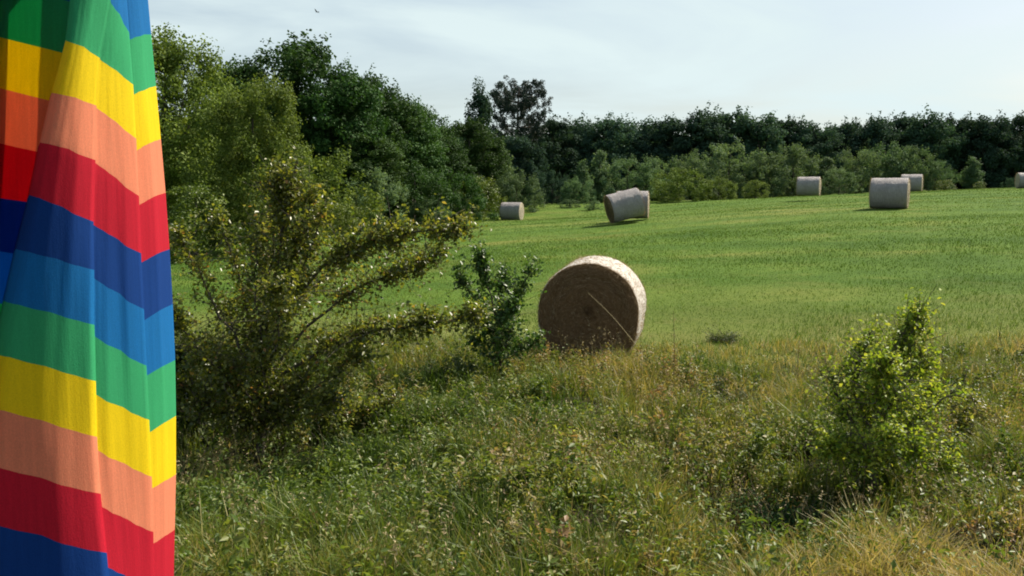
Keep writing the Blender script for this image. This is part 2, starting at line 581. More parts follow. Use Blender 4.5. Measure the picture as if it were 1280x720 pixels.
# ------------------------------------------------------------------ grasses
def wedge(n, y0, y1, g, pw=1.0, margin=1.2):
    """points spread over the part of the ground the view covers, denser near"""
    u = g.random(n)
    if pw == 0:
        y = y0 * (y1 / y0) ** u
    else:
        y = (y0 ** pw + u * (y1 ** pw - y0 ** pw)) ** (1 / pw)
    x = g.uniform(-1, 1, n) * (.60 * y + margin)
    return x, y


def stuff(name, me, mat, label, cat):
    o = obj(name, me, mat)
    o['kind'] = 'stuff'
    tag(o, label, cat)
    return o


# short mown grass
gA = np.random.default_rng(1)
x, y = wedge(150000, 11.5, 30, gA, 0.6)
x2, y2 = wedge(140000, 28, 76, gA, 0.8, 2)
x = np.concatenate([x, x2])
y = np.concatenate([y, y2])
dn = vnoise(x * .35, y * .9, 21) * .6 + vnoise(x * 1.7, y * 2.2, 22) * .4
k = gA.random(len(x)) < .25 + dn
x, y, dn = x[k], y[k], dn[k]
P = np.stack([x, y, ground_z(x, y) - .01], 1)
H = (.035 + .055 * gA.random(len(x))) * (.7 + .7 * dn) * np.where(y > 28, .6, .8)
edge = np.clip((15.5 - y + 5 * (vnoise(x * .7, y * .9, 27) - .5)) / 4, 0, 1)
H = H * (1 + 1.6 * edge * gA.random(len(x)))
tn = np.clip(vnoise(x * .11, y * .22, 23) * .55 + .45 * gA.random(len(x)) ** 1.5 - .08 + .26 * edge * gA.random(len(x)), 0, 1)
Vb, Tb, tb = blades(P, H, .007 + .0007 * np.clip(y - 12, 0, 60), .2 + .6 * gA.random(len(x)), gA, tn)
stuff('field_grass', new_mesh('field_grass', Vb, Tb, tint=tb), M['field_grass'], 'short bright green mown grass covering the hay field', 'grass')


def bank_mask(x, y):
    """0 grassy .. 1 leafy weeds"""
    px = 640 + x / np.maximum(y, .1) * F
    leafy = np.clip(1 - np.abs(px - 430) / 230, 0, 1) * np.clip((y - 4.8) / 1.2, 0, 1) * np.clip((10.0 - y) / 2, 0, 1)
    return leafy


# tall rough grass of the bank
gB = np.random.default_rng(2)
x, y = wedge(330000, 3.3, 13.6, gB, 0.5, 1.0)
cl = vnoise(x * 1.9, y * 1.9, 31) * .55 + vnoise(x * 4.5, y * 4.5, 32) * .45
lf = bank_mask(x, y)
fade = np.clip((13.8 - y) / 2.2, 0, 1)
k = gB.random(len(x)) < np.clip((cl * 1.9 - .38), .04, 1) * (1 - .55 * lf) * (.25 + .75 * fade)
x, y, cl, lf, fade = x[k], y[k], cl[k], lf[k], fade[k]
P = np.stack([x, y, ground_z(x, y) - .02], 1)
H = (.12 + .30 * gB.random(len(x)) ** 1.3) * (.22 + 1.55 * cl ** 1.4) * (.45 + .55 * fade) * (1 - .68 * hollow(x, y)) * (.82 + .18 * np.clip((y - 4) / 2.2, 0, 1))
px = 640 + x / y * F
py = 230 + (CAMZ - P[:, 2]) / y * F
dryness = np.clip(.16 + .55 * (vnoise(x * .8, y * .8, 33) - .45) * 1.6 + .26 * np.clip((px - 700) / 300, 0, 1) + .24 * np.clip((5.8 - y) / 1.2, 0, 1)
                  + .14 * np.clip((y - 9.8) / 2, 0, 1) - .30 * np.clip(1 - np.abs(px - 640) / 130, 0, 1) * np.clip((y - 7) / 2, 0, 1) * np.clip((11 - y), 0, 1) - .2 * lf, 0, 1)
tn = np.clip(dryness + gB.normal(0, .20, len(x)), 0, 1)
Vb, Tb, tb = blades(P, H, (.006 + .006 * gB.random(len(x))), .15 + .75 * gB.random(len(x)), gB, tn, .9)
stuff('tall_grass', new_mesh('tall_grass', Vb, Tb, tint=tb), M['bank_grass'], 'tall rough green and straw coloured grass on the near bank', 'grass')

# seed heads: thin pale stalks with a feathery tip
gC = np.random.default_rng(3)
x, y = wedge(6000, 3.6, 13.0, gC, 0.6, .8)
k = gC.random(len(x)) < np.clip(vnoise(x * .9, y * .9, 41) * 1.8 - .5, 0, 1) * (1 - .8 * bank_mask(x, y))
x, y = x[k], y[k]
P = np.stack([x, y, ground_z(x, y)], 1)
n = len(x)
H = .30 + .28 * gC.random(n)
ln = .1 + .5 * gC.random(n)
acc = Acc()
Vb, Tb, tb = blades(P, H, .0030, ln, gC, .45 + .55 * gC.random(n), .3)
acc.add(Vb, Tb, None, tb)
tips = Vb.reshape(-1, 5, 3)[:, 4]
rep = 9
tp = np.repeat(tips, rep, 0) + gC.normal(0, 1, (n * rep, 3)) * np.array([.010, .010, .032]) - np.array([0, 0, .02])
lv, lt, ltn = leaf_cards(tp, gC.normal(size=(n * rep, 3)), .016 + .012 * gC.random(n * rep), gC, .3, .1, np.clip(np.repeat(.3 + .6 * gC.random(n), rep), 0, 1))
acc.add(lv, lt, None, ltn)
stuff('seed_head_grass', acc.mesh('seed_head_grass'), M['dry_stem'], 'dry feathery grass seed heads above the green of the near bank', 'grass')

# broad leaved ground cover
gD = np.random.default_rng(4)
x, y = wedge(26000, 3.6, 11.8, gD, 0.5, 1.0)
cl = vnoise(x * 2.3, y * 2.3, 51)
lf = bank_mask(x, y)
k = gD.random(len(x)) < np.clip(cl * 1.6 - .45, 0, 1) * (.10 + .95 * lf) * (1 - .9 * hollow(x, y))
x, y, lf = x[k], y[k], lf[k]
n = len(x)
h = (.12 + .26 * gD.random(n))
base = np.stack([x, y, ground_z(x, y)], 1)
rep = 16
t = gD.random((n, rep)) ** .6
off = gD.normal(0, 1, (n, rep, 3)) * np.array([.055, .055, .02])
PP = base[:, None, :] + np.stack([0 * t, 0 * t, t * h[:, None]], 2) + off
PP = PP.reshape(-1, 3)
nn = gD.normal(size=PP.shape) * .6 + np.array([0, 0, 1.0])
tn = np.clip(np.repeat(gD.random(n) * .5, rep) + .5 * gD.random(n * rep) ** 2, 0, 1)
lv, lt, ltn = leaf_cards(PP, nn, .022 + .03 * gD.random(n * rep), gD, .5, .3, tn)
acc = Acc()
acc.add(lv, lt, None, ltn)
Vb, Tb, tb = blades(base, h, .004, .25 * gD.random(n), gD, gD.random(n) * .4)
acc.add(Vb, Tb, None, tb)
stuff('weed_ground_cover', acc.mesh('weed_ground_cover'), M['weed_leaf'], 'low leafy green weeds tangled over the left part of the near bank', 'weeds')


# coarse leafy weeds in clumps all over the bank
gE = np.random.default_rng(6)
x, y = wedge(3300, 3.8, 12.2, gE, 0.5, 1.0)
k = gE.random(len(x)) < np.clip(vnoise(x * .9, y * .9, 61) * 1.9 - .35, .08, 1) * (1 - hollow(x, y)) * (.3 + .7 * np.clip((y - 4.6) / 1.2, 0, 1))
x, y = x[k], y[k]
acc = Acc()
zg = ground_z(x, y)
lf = bank_mask(x, y)
hue = np.clip(.16 * np.clip((5.8 - y), 0, 1) + vnoise(x * .6, y * .6, 62) * .9 - .1 - .25 * lf + gE.normal(0, .18, len(x)), 0, 1)
for i in range(len(x)):
    ns_ = gE.integers(4, 10)
    hh_ = gE.uniform(.12, .30) + .26 * vnoise(x[i] * 1.1, y[i] * 1.1, 66) ** 2 * (.6 + .4 * np.clip((12.5 - y[i]) / 3, 0, 1))
    wd = gE.uniform(.05, .16)
    le = gE.uniform(.026, .058)
    asp = gE.uniform(.25, .6)
    for j in range(ns_):
        a = gE.uniform(0, 6.28)
        tip_ = np.array([math.cos(a) * wd * gE.random(), math.sin(a) * wd * gE.random(), hh_ * gE.uniform(.6, 1.1)])
        m_ = gE.integers(9, 17)
        t = gE.random(m_) ** .65
        q = np.array([x[i], y[i], zg[i]]) + tip_ * t[:, None] + gE.normal(0, .022, (m_, 3))
        lv, lt, ltn = leaf_cards(q, gE.normal(0, .6, (m_, 3)) + np.array([0, 0, .8]), le * gE.uniform(.6, 1.3, m_), gE, asp, .3, np.clip(hue[i] + gE.normal(0, .12, m_), 0, 1))
        acc.add(lv, lt, None, ltn)
stuff('coarse_weeds', acc.mesh('coarse_weeds'), M['coarse_leaf'], 'coarse clumps of olive and browning weeds spread over the near bank', 'weeds')


# ------------------------------------------------------------------ hay bales
def bale_meshes(key, dia, length, fringe, seed, sag=.03, slump=0.0):
    g = np.random.default_rng(seed)
    ns, nl = 96, 26
    Rr = dia / 2
    ph = g.uniform(0, 6.28, 6)

    def rad(xx, an):
        b = 1 + .010 * np.sin(2 * an + ph[0]) + .008 * np.sin(3 * an + ph[1] + xx * 2) + .006 * np.sin(7 * an + ph[2] + 3 * xx) + .006 * np.sin(9 * xx + ph[3])
        edge = np.clip((np.abs(xx) - (length / 2 - .09)) / .09, 0, 1)
        b = b - .03 * edge ** 2.2
        low = np.clip(-np.sin(an) * 2.5, 0, 1) * slump          # slumped: the lower half spreads and squares off
        sq = (np.abs(np.cos(an)) ** 3.2 + np.abs(np.sin(an)) ** 3.2) ** (-1 / 3.2)
        b = b * (1 - low + low * sq)
        z = np.sin(an) * b
        flat = np.clip(-z - .86, 0, 1)
        return b * (1 - sag * np.clip(np.sin(an), 0, 1) ** 2 * .6) * (1 - flat * .55)
    xs = np.linspace(-length / 2, length / 2, nl)
    an = np.linspace(0, 2 * np.pi, ns, endpoint=False)
    XX, AA = np.meshgrid(xs, an, indexing='ij')
    RR = rad(XX, AA) * Rr + g.normal(0, .004, XX.shape)
    V = np.stack([XX, RR * np.cos(AA), RR * np.sin(AA)], 2).reshape(-1, 3)
    Q = []
    for i in range(nl - 1):
        for j in range(ns):
            j2 = (j + 1) % ns
            Q.append((i * ns + j, (i + 1) * ns + j, (i + 1) * ns + j2, i * ns + j2))
    wrap = new_mesh(key + '_wrap', V, None, np.array(Q), smooth=True)
    ends = []
    for s in (-1, 1):
        nr = 26
        fr = np.linspace(0, 1, nr)
        RRe = rad(np.full((nr, ns), length / 2), np.broadcast_to(an, (nr, ns))) * Rr * fr[:, None]
        a2 = np.broadcast_to(an, (nr, ns))
        dx = .035 * (1 - fr[:, None] ** 4) - .02 * np.exp(-((fr[:, None] - .72) / .05) ** 2) + (.004) * np.sin(fr[:, None] * 38 + a2 * 1.0) * (fr[:, None] > .1) + g.normal(0, .006, (nr, ns))
        dx = dx * np.clip((1 - fr[:, None]) * 8, 0, 1)
        Ve = np.stack([s * (length / 2 + dx), RRe * np.cos(a2), RRe * np.sin(a2)], 2).reshape(-1, 3)
        Qe = []
        for i in range(nr - 1):
            for j in range(ns):
                j2 = (j + 1) % ns
                q = (i * ns + j, (i + 1) * ns + j, (i + 1) * ns + j2, i * ns + j2)
                Qe.append(q if s > 0 else q[::-1])
        ends.append(new_mesh(key + '_end', Ve, None, np.array(Qe), smooth=True))
    fr_me = None
    if fringe:
        acc = Acc()
        # loose straws: tangled over the ends, sticking out round the rims and off the back of the roll
        n = fringe
        kind = g.random(n)
        s = np.where(g.random(n) < .6, -1, 1)
        fr = np.where(kind < .55, np.sqrt(g.random(n)) * .99, 1.0)
        a = g.uniform(0, 2 * np.pi, n)
        xx = np.where(kind < .8, s * length / 2, g.uniform(-length / 2, length / 2, n))
        rr = rad(np.clip(xx, -length / 2, length / 2), a) * Rr * fr
        P0 = np.stack([xx + np.where(kind < .55, s * .03, 0), rr * np.cos(a), rr * np.sin(a)], 1)
        tang = np.stack([0 * a, -np.sin(a), np.cos(a)], 1)
        radial = np.stack([0 * a, np.cos(a), np.sin(a)], 1)
        axial = np.stack([s * 1.0, 0 * a, 0 * a], 1)
        o = np.where((kind < .55)[:, None], axial * .25 + g.normal(0, .2, (n, 3)), radial * .35 + axial * np.where(kind < .8, .5, 0)[:, None])
        d = unit(tang * np.sign(g.normal(size=n))[:, None] * .9 + o + g.normal(0, .3, (n, 3)))
        L = (.03 + .10 * g.random(n) ** 2)[:, None]
        w = unit(np.cross(d, g.normal(size=(n, 3)))) * .0022
        V = np.stack([P0 - w, P0 + w, P0 + d * L], 1).reshape(-1, 3)
        acc.add(V, np.arange(n * 3).reshape(-1, 3), None, np.repeat(np.clip(g.normal(.45, .25, n), 0, 1), 3))
        fr_me = acc.mesh(key + '_straw')
    return wrap, ends, fr_me


def place_bale(src, loc, yaw, label, group=None, pitch=0.0, roll=0.0, end_mat=None):
    r = empty('hay_bale', loc)
    r.rotation_euler = (roll, pitch, yaw)
    tag(r, label, 'hay bale', group)
    wrap, ends, fr_ = src
    obj('net_wrap', wrap, M['wrap_far'] if src is not big else M['wrap'], r)
    for e in ends:
        obj('end_face', e, end_mat or M['straw_end'], r)
    if fr_ is not None:
        obj('loose_straw', fr_, M['straw'], r)
    return r


big = bale_meshes('near_bale', 1.46, 1.22, 13000, 71, .03, .85)
FR = at(735, 389, 12.55)
axis = R(90 - 12.5)          # direction in which the roll runs away from us
cx, cy = FR[0] + math.cos(axis) * .61, FR[1] + math.sin(axis) * .61
place_bale(big, (cx, cy, FR[2] - .01), axis, 'big brown round hay bale with its straw end facing us, nearest of all')

far = bale_meshes('far_bale', 1.18, 1.28, 2500, 72)
fb = [  # px centre, py of the base, distance, yaw, label
    (640, 275.5, 57, R(-17), 'small grey hay bale with a pale sunlit end, alone in front of the wood', 0),
    (1010.5, 245, 54, R(-24), 'small grey hay bale against the scrub, left of the larger grey one', 0),
    (1111, 261, 33.5, R(-27), 'larger grey hay bale with shaded barrel, in front of another near the crest', 0),
    (1139, 239.5, 60, R(-27), 'small pale hay bale half hidden behind the larger grey one near the field crest', 0),
    (1283, 235.5, 66, R(-14), 'hay bale cut by the right picture edge, showing a dark end on the crest', 0),
]
for px_, py_, Y, yaw, lab, _ in fb:
    q = at(px_, py_, Y)
    z0 = gz(q[0], Y)
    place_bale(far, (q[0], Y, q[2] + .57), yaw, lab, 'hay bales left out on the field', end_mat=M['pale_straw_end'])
q = at(780, 276.5, 35.5)
place_bale(far, (q[0], 35.5, q[2] + .615), R(10), 'grey hay bale tipped over with its dark end low on the grass', 'hay bales left out on the field', pitch=R(-14), end_mat=M['shaded_straw_end'])
q = at(792.5, 276.5, 36.8)
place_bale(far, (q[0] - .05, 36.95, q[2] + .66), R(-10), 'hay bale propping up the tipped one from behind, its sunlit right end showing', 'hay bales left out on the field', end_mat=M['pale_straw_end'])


# ------------------------------------------------------------------ trees
def profile(shape, h):
    h = np.asarray(h, float)
    if shape == 'round':
        return np.sqrt(np.clip(1 - ((h - .48) / .54) ** 2, 0, 1)) * (.85 + .15 * (1 - h))
    if shape == 'bush':
        return np.sqrt(np.clip(1 - ((h - .25) / .77) ** 2, 0, 1))
    if shape == 'column':
        return np.clip(np.minimum(h / .18, 1), 0, 1) * (1 - h) ** .45 * .95 + .04
    if shape == 'cone':
        return np.clip(np.minimum(h / .15, 1), 0, 1) * (1 - h) ** .75 + .04
    return np.sqrt(np.clip(1 - ((h - .55) / .5) ** 2, 0, 1))


def tree_mesh(key, seed, H, Rc, base, shape, nclump, per, leaf, clump_r, lim=9, spiky=0.0, sprig=.3):
    """returns (trunk mesh, crown mesh); the crown starts at height base"""
    g = np.random.default_rng(seed)
    hh = g.random(nclump * 4)
    pr = profile(shape, hh)
    k = g.random(len(hh)) < np.clip(pr, .12, 1)
    hh = hh[k][:nclump]
    n = len(hh)
    th = g.uniform(0, 2 * np.pi, n)
    bumpy = 1 + .28 * (vnoise(th * 1.3 + seed, hh * 4, seed) - .5) * 2
    inner = g.random(n) < .28
    fr = np.where(inner, g.uniform(.0, .6, n), g.uniform(.72, 1.0, n))
    r = profile(shape, hh) * Rc * bumpy * fr
    zz = base + hh * (H - base)
    C = np.stack([r * np.cos(th), r * np.sin(th), zz - clump_r * .4], 1)
    cr = clump_r * g.uniform(.6, 1.3, n)
    # a few sprigs that break the outline at the top
    tot = []
    for i in range(n):
        m_ = int(per * (cr[i] / clump_r) ** 1.6)
        d = unit(g.normal(size=(m_, 3)))
        rr = cr[i] * g.random(m_) ** .35
        q = C[i] + d * rr[:, None] * np.array([1.1, 1.1, .75])
        if spiky:
            sp_ = g.random(m_) < .35
            q[sp_, 2] += cr[i] * spiky * g.random(sp_.sum())
        nrm = d * .8 + np.array([0, 0, .5]) + g.normal(0, .55, (m_, 3))
        tn = np.clip(.5 + g.normal(0, .13) + g.normal(0, .17, m_), 0, 1)
        tot.append((q, nrm, tn))
    nsp = int(n * sprig)
    ids = np.argsort(-zz + g.normal(0, .12 * H, n))[:nsp]
    for i in ids:
        m_ = 18
        d = unit(np.array([C[i][0], C[i][1], .9 * H]) * np.array([.35, .35, .12]) + g.normal(0, .35, 3))
        t = g.random(m_)
        q = C[i] + d * (cr[i] * (.7 + .9 * t))[:, None] + g.normal(0, leaf * .7, (m_, 3))
        tot.append((q, g.normal(size=(m_, 3)) + d, np.clip(.5 + g.normal(0, .2, m_), 0, 1)))
    P = np.concatenate([a[0] for a in tot])
    N = np.concatenate([a[1] for a in tot])
    T = np.concatenate([a[2] for a in tot])
    P[:, 2] = np.maximum(P[:, 2], .04)
    lv, lt, ltn = leaf_cards(P, N, leaf * g.uniform(.65, 1.35, len(P)), g, .72, .3, T)
    crown = new_mesh(key + '_crown', lv, lt, tint=ltn)
    acc = Acc()
    top = np.array([g.normal(0, .1), g.normal(0, .1), H * .86])
    tr0 = H * .022 + .02
    path = smooth_path([(0, 0, -.15), (g.normal(0, .05) * Rc, g.normal(0, .05) * Rc, H * .3), (g.normal(0, .08) * Rc, g.normal(0, .08) * Rc, H * .6), top], 12)
    v_, q_ = tube(path, tr0 * 1.25, tr0 * .15, 8, .8)
    acc.add(v_, None, q_)
    for i in g.choice(n, min(lim, n), replace=False):
        t0 = np.clip((C[i][2] / H) * g.uniform(.35, .75), .1, .8)
        s0 = path[int(t0 * 11)]
        e = C[i]
        mid_ = (s0 + e) / 2 + np.array([0, 0, -.05 * H]) * g.random()
        v_, q_ = tube(smooth_path([s0, mid_, e], 6), tr0 * .45 * (1 - t0 * .6), tr0 * .06, 5)
        acc.add(v_, None, q_)
    return acc.mesh(key + '_trunk', True), crown


def put_tree(name, meshes, mat, px_, top, Y, H0, label, cat='tree', group=None, wide=1.0, base_z=None, rot=None):
    """a tree of natural height H0 scaled so that its top stands at the given sight line"""
    q = at(px_, top, Y)
    z0 = gz(q[0], Y) if base_z is None else base_z
    s = (q[2] - z0) / H0
    r = empty(name, (q[0], Y, z0), random.uniform(0, 6.28) if rot is None else rot)
    r.scale = (s * wide, s * wide, s)
    tag(r, label, cat, group)
    obj('trunk', meshes[0], M['bark'], r)
    c = obj('crown', meshes[1], mat, r)
    return r


NEAR = [tree_mesh('wood_tree%d' % i, 100 + i, 10, 3.5 + .3 * (i % 2), .6, 'round', 230, 190, .18, .66, 9, 0, .22) for i in range(4)]
FARM = [tree_mesh('line_tree%d' % i, 120 + i, 10, 3.5, .6, 'round', 150, 150, .26, .8, 9, 0, .12) for i in range(4)]
WILL = [tree_mesh('scrub%d' % i, 140 + i, 5, 3.3, .1, 'bush', 100, 130, .15, .45, 6, 1.2) for i in range(4)]
SPIRE = [tree_mesh('scrub_spire%d' % i, 150 + i, 5, 1.2, .15, 'cone', 70, 110, .15, .36, 5, 1.3) for i in range(2)]
OLIV = [tree_mesh('olive%d' % i, 160 + i, 8, 3.1, .3, 'bush', 240, 220, .12, .5, 9, 1.4) for i in range(2)]
LIME = [tree_mesh('lime%d' % i, 170 + i, 3, 1.7, .05, 'bush', 70, 110, .09, .3, 5, .8) for i in range(3)]
POP = tree_mesh('poplar', 180, 12, 1.7, .8, 'column', 130, 110, .2, .5, 6, 1.2)

WL = 'trees of the wood on the left'
put_tree('broadleaf_tree', OLIV[0], M['olive_leaf'], 205, 44, 38, 8, 'light green tree right beside the striped parasol, thin sprigs at its top', group=WL, wide=1.0)
put_tree('broadleaf_tree', OLIV[1], M['olive_leaf'], 318, 108, 33, 8, 'soft olive yellow tree bulging out in front of the dark wood', group=WL, wide=.95)
put_tree('broadleaf_tree', NEAR[0], M['dark_leaf'], 292, 82, 50, 10, 'dark tree showing between the light green tree and the tallest dark one', group=WL)
put_tree('broadleaf_tree', NEAR[1], M['dark_leaf'], 366, 56, 52, 10, 'tallest dark green round topped tree of the wood', group=WL, wide=1.15)
put_tree('broadleaf_tree', NEAR[2], M['dark_leaf'], 425, 84, 51, 10, 'dark green tree one step down from the tallest, on its right', group=WL, wide=1.0)
put_tree('broadleaf_tree', NEAR[3], M['dark_leaf'], 464, 94, 56, 10, 'dark green tree with a small separate peak halfway down the sloping wood', group=WL, wide=.9)
put_tree('broadleaf_tree', NEAR[0], M['dark_leaf'], 497, 126, 57, 10, 'dark tree low on the sloping wood, left of its last peak', group=WL, wide=1.1)
put_tree('broadleaf_tree', NEAR[1], M['dark_leaf'], 527, 132, 62, 10, 'last peak of the sloping dark wood before the gap of sky', group=WL, wide=.9)
put_tree('broadleaf_tree', NEAR[2], M['dark_leaf'], 455, 165, 50, 10, 'deep green tree filling the face of the wood above its foot', group=WL, wide=1.5)
put_tree('broadleaf_tree', NEAR[3], M['dark_leaf'], 548, 172, 60, 10, 'dark tree at the low notch where the wood meets the distant trees', group=WL, wide=1.3)
put_tree('broadleaf_tree', NEAR[0], M['dark_leaf'], 588, 152, 66, 10, 'dark round tree just in front of the pointed poplar', group=WL, wide=1.2)
WF = 'bushes along the foot of the wood'
for k_, (px_, tp, Y, mt, ms, H0, w, lab) in enumerate([
    (240, 232, 30, 'lime_leaf', LIME[0], 3, 1.3, 'yellow green bush low beside the parasol, under the light green tree'),
    (425, 252, 40, 'lime_leaf', LIME[1], 3, 1.3, 'small yellow green bush at the wood edge behind the thorn tree top'),
    (470, 215, 47, 'willow_leaf', WILL[0], 5, 1.0, 'grey green bush at the wood foot, above the long thorn branch'),
    (515, 205, 50, 'dark_leaf', WILL[1], 5, 1.1, 'dark bush at the wood foot with scattered glossy leaves'),
    (535, 250, 49, 'willow_leaf', WILL[2], 5, 1.3, 'low dull green bush where the field reaches the wood'),
    (565, 215, 54, 'dark_leaf', WILL[3], 5, 1.1, 'mid green bush left of the lone small bale'),
    (598, 218, 58, 'lime_leaf', LIME[2], 3, 1.0, 'bright green round bush directly left of the lone small bale'),
    (645, 215, 64, 'willow_leaf', WILL[1], 5, 1.1, 'green bush directly behind the lone small bale'),
    (625, 178, 68, 'willow_leaf', SPIRE[0], 5, 1.2, 'lighter green pointed tree standing below the poplar'),
    (385, 185, 44, 'olive_leaf', WILL[3], 5, 1.1, 'grey green bush on the edge between the olive tree and the dark wood'),
    ]):
    put_tree('bush', ms, M[mt], px_, tp, Y, H0, lab, 'bush', WF, w)

# pine: bare limbs ending in tufts, sky showing between them
g = np.random.default_rng(200)
acc = Acc()
PH = 12.0
path = smooth_path([(0, 0, -.2), (.1, 0, 4), (-.1, .05, 8), (.05, 0, 11.2)], 14)
v_, q_ = tube(path, .26, .05, 8)
acc.add(v_, None, q_)
LP, LN, LT = [], [], []
for k_ in range(74):
    t = g.uniform(.42, .99)
    s0 = path[min(13, int(t * 13))]
    a = g.uniform(0, 6.28)
    L = 3.3 * (1 - ((t - .62) / .47) ** 2) ** .5 * g.uniform(.65, 1.05) if abs(t - .62) < .47 else .6
    e = s0 + np.array([math.cos(a) * L, math.sin(a) * L, .55 * L + g.normal(0, .25)])
    lp = smooth_path([s0, (s0 + e) / 2 + np.array([0, 0, -.22 * L]), e], 7)
    v_, q_ = tube(lp, .055, .015, 5)
    acc.add(v_, None, q_)
    for j in range(6):
        c = lp[-1] if j == 0 else lp[g.integers(3, 7)] + g.normal(0, .25, 3)
        m_ = 56
        d = unit(g.normal(size=(m_, 3)) + np.array([0, 0, .5]))
        LP.append(c + d * (g.random(m_) ** .5 * .34)[:, None])
        LN.append(g.normal(size=(m_, 3)))
        LT.append(np.clip(.5 + g.normal(0, .25, m_), 0, 1))
LP, LN, LT = map(np.concatenate, (LP, LN, LT))
lv, lt, ltn = leaf_cards(LP, LN, .2 * g.uniform(.7, 1.3, len(LP)), g, .4, .2, LT)
put_tree('pine_tree', (acc.mesh('pine_trunk', True), new_mesh('pine_crown', lv, lt, tint=ltn)), M['needles'], 648, 98, 84, 12.0,
         'tall round crowned pine with sky showing through its limbs, above all the distant trees', 'tree', None, .9, rot=0)
put_tree('poplar_tree', POP, M['far_leaf'], 600, 106, 78, 12, 'narrow pointed dark poplar close to the left of the pine', 'tree')

TL = 'trees of the distant tree line'
line = [  # px, top, distance, label
    (650, 172, 80, 'dark tree below the pine, hiding its trunk'),
    (690, 150, 92, 'dark tree directly right of the pine in the tree line'),
    (722, 150, 96, 'second dark tree to the right of the pine in the tree line'),
    (756, 145, 94, 'dark tree of the line, above the gap left of the leaning bale'),
    (795, 151, 97, 'dark tree of the line rising directly above the leaning bale'),
    (832, 150, 95, 'dark tree of the line just right of the leaning bale'),
    (866, 139, 93, 'high dark tree, left one of the two highest in the middle of the tree line'),
    (908, 137, 96, 'high dark tree, right one of the two highest in the middle of the tree line'),
    (946, 144, 94, 'dark tree sloping down beside the highest middle ones of the tree line'),
    (985, 150, 97, 'dark tree of the line just left of above the small bale by the scrub'),
    (1020, 153, 95, 'dark tree at the dip of the tree line, above the small bale by the scrub'),
    (1058, 150, 98, 'dark tree of the line between the dip and the larger grey bale'),
    (1096, 148, 95, 'dark tree of the line directly above the larger grey bale'),
    (1132, 146, 97, 'dark tree of the line above the half hidden pale bale'),
    (1166, 142, 93, 'tallest dark tree in the right end of the tree line'),
    (1205, 144, 95, 'dark tree right of the tallest one at the right end of the line'),
    (1240, 147, 92, 'very dark tree, second from the right end of the tree line'),
    (1276, 145, 94, 'very dark tree cut by the right picture edge in the tree line'),
]
for k_, (px_, tp, Y, lab) in enumerate(line):
    put_tree('broadleaf_tree', FARM[k_ % 4], M['far_leaf'], px_, tp, Y, 10, lab, 'tree', TL, random.uniform(1.0, 1.25))

SB = 'scrub in front of the distant trees'
scrub = [  # px, top, distance, kind, mesh, natural height, width, label
    (690, 215, 74, 'far_leaf', WILL[0], 5, 1.1, 'dark green bush between the lone bale and the two pointed saplings'),
    (722, 222, 71, 'willow_leaf', WILL[1], 5, 1.1, 'dull green bush in front of the two pointed saplings'),
    (729, 200, 73, 'willow_leaf', SPIRE[0], 5, 1.1, 'left pointed sapling of two in the scrub, the lower one'),
    (750, 182, 75, 'willow_leaf', SPIRE[1], 5, 1.1, 'right pointed sapling of two in the scrub, the taller one'),
    (785, 200, 73, 'willow_leaf', WILL[2], 5, 1.1, 'grey green bush standing behind the leaning bale'),
    (820, 196, 76, 'willow_leaf', WILL[3], 5, 1.0, 'grey green bush between the leaning bale and the large olive bush'),
    (850, 212, 68, 'olive_leaf', WILL[0], 5, 1.5, 'large rounded olive bush right of the leaning bale'),
    (898, 222, 68, 'olive_leaf', WILL[1], 5, 1.4, 'low olive bush right of the large rounded one'),
    (872, 190, 76, 'willow_leaf', WILL[1], 5, 1.0, 'grey green bush rising behind the large olive bush'),
    (912, 182, 77, 'willow_leaf', WILL[2], 5, 1.1, 'tall pale grey bush under the highest trees of the line'),
    (950, 196, 75, 'willow_leaf', WILL[3], 5, 1.1, 'grey green bush left of the small bale by the scrub'),
    (945, 225, 68, 'olive_leaf', LIME[0], 3, 1.4, 'low olive bush at the field edge left of the small bale by the scrub'),
    (992, 184, 76, 'willow_leaf', WILL[0], 5, 1.1, 'tall grey green bush directly behind the small bale by the scrub'),
    (1034, 192, 75, 'willow_leaf', SPIRE[1], 5, 1.5, 'pointed pale bush right of the small bale by the scrub'),
    (1050, 212, 72, 'willow_leaf', WILL[2], 5, 1.3, 'broad green bush midway between the small bale and the larger one'),
    (1072, 188, 76, 'willow_leaf', WILL[3], 5, 1.0, 'grey green bush rising just left of the larger grey bale'),
    (1108, 180, 78, 'willow_leaf', WILL[1], 5, 1.1, 'tall grey green bush directly above the larger grey bale'),
    (1140, 186, 77, 'willow_leaf', WILL[0], 5, 1.0, 'tall grey green bush above the half hidden bale'),
    (1170, 202, 76, 'willow_leaf', WILL[2], 5, 1.0, 'pale bush to the right above the half hidden bale'),
    (1182, 224, 73, 'lime_leaf', LIME[1], 3, 1.5, 'low yellow green bush right of the half hidden bale'),
    (1216, 196, 77, 'willow_leaf', SPIRE[0], 5, 1.6, 'pale pointed bush standing against the very dark trees'),
    (1225, 226, 74, 'lime_leaf', LIME[2], 3, 1.2, 'low yellow green bush under the pale pointed bush'),
    (1262, 222, 78, 'far_leaf', WILL[3], 5, 1.0, 'dark bush above the bale cut by the picture edge'),
]
for px_, tp, Y, mt, ms, H0, w, lab in scrub:
    put_tree('bush', ms, M[mt], px_, tp, Y, H0, lab, 'bush', SB, w)
for px_, tp, Y, lab in [(712, 249, 64.5, 'long low dark mound of brush at the field edge under the pointed saplings'),
                        (742, 251, 62, 'small low brown green brush mound left of the leaning bale')]:
    put_tree('bush', LIME[0], M['willow_leaf'], px_, tp, Y, 3, lab, 'bush', None, 2.2)

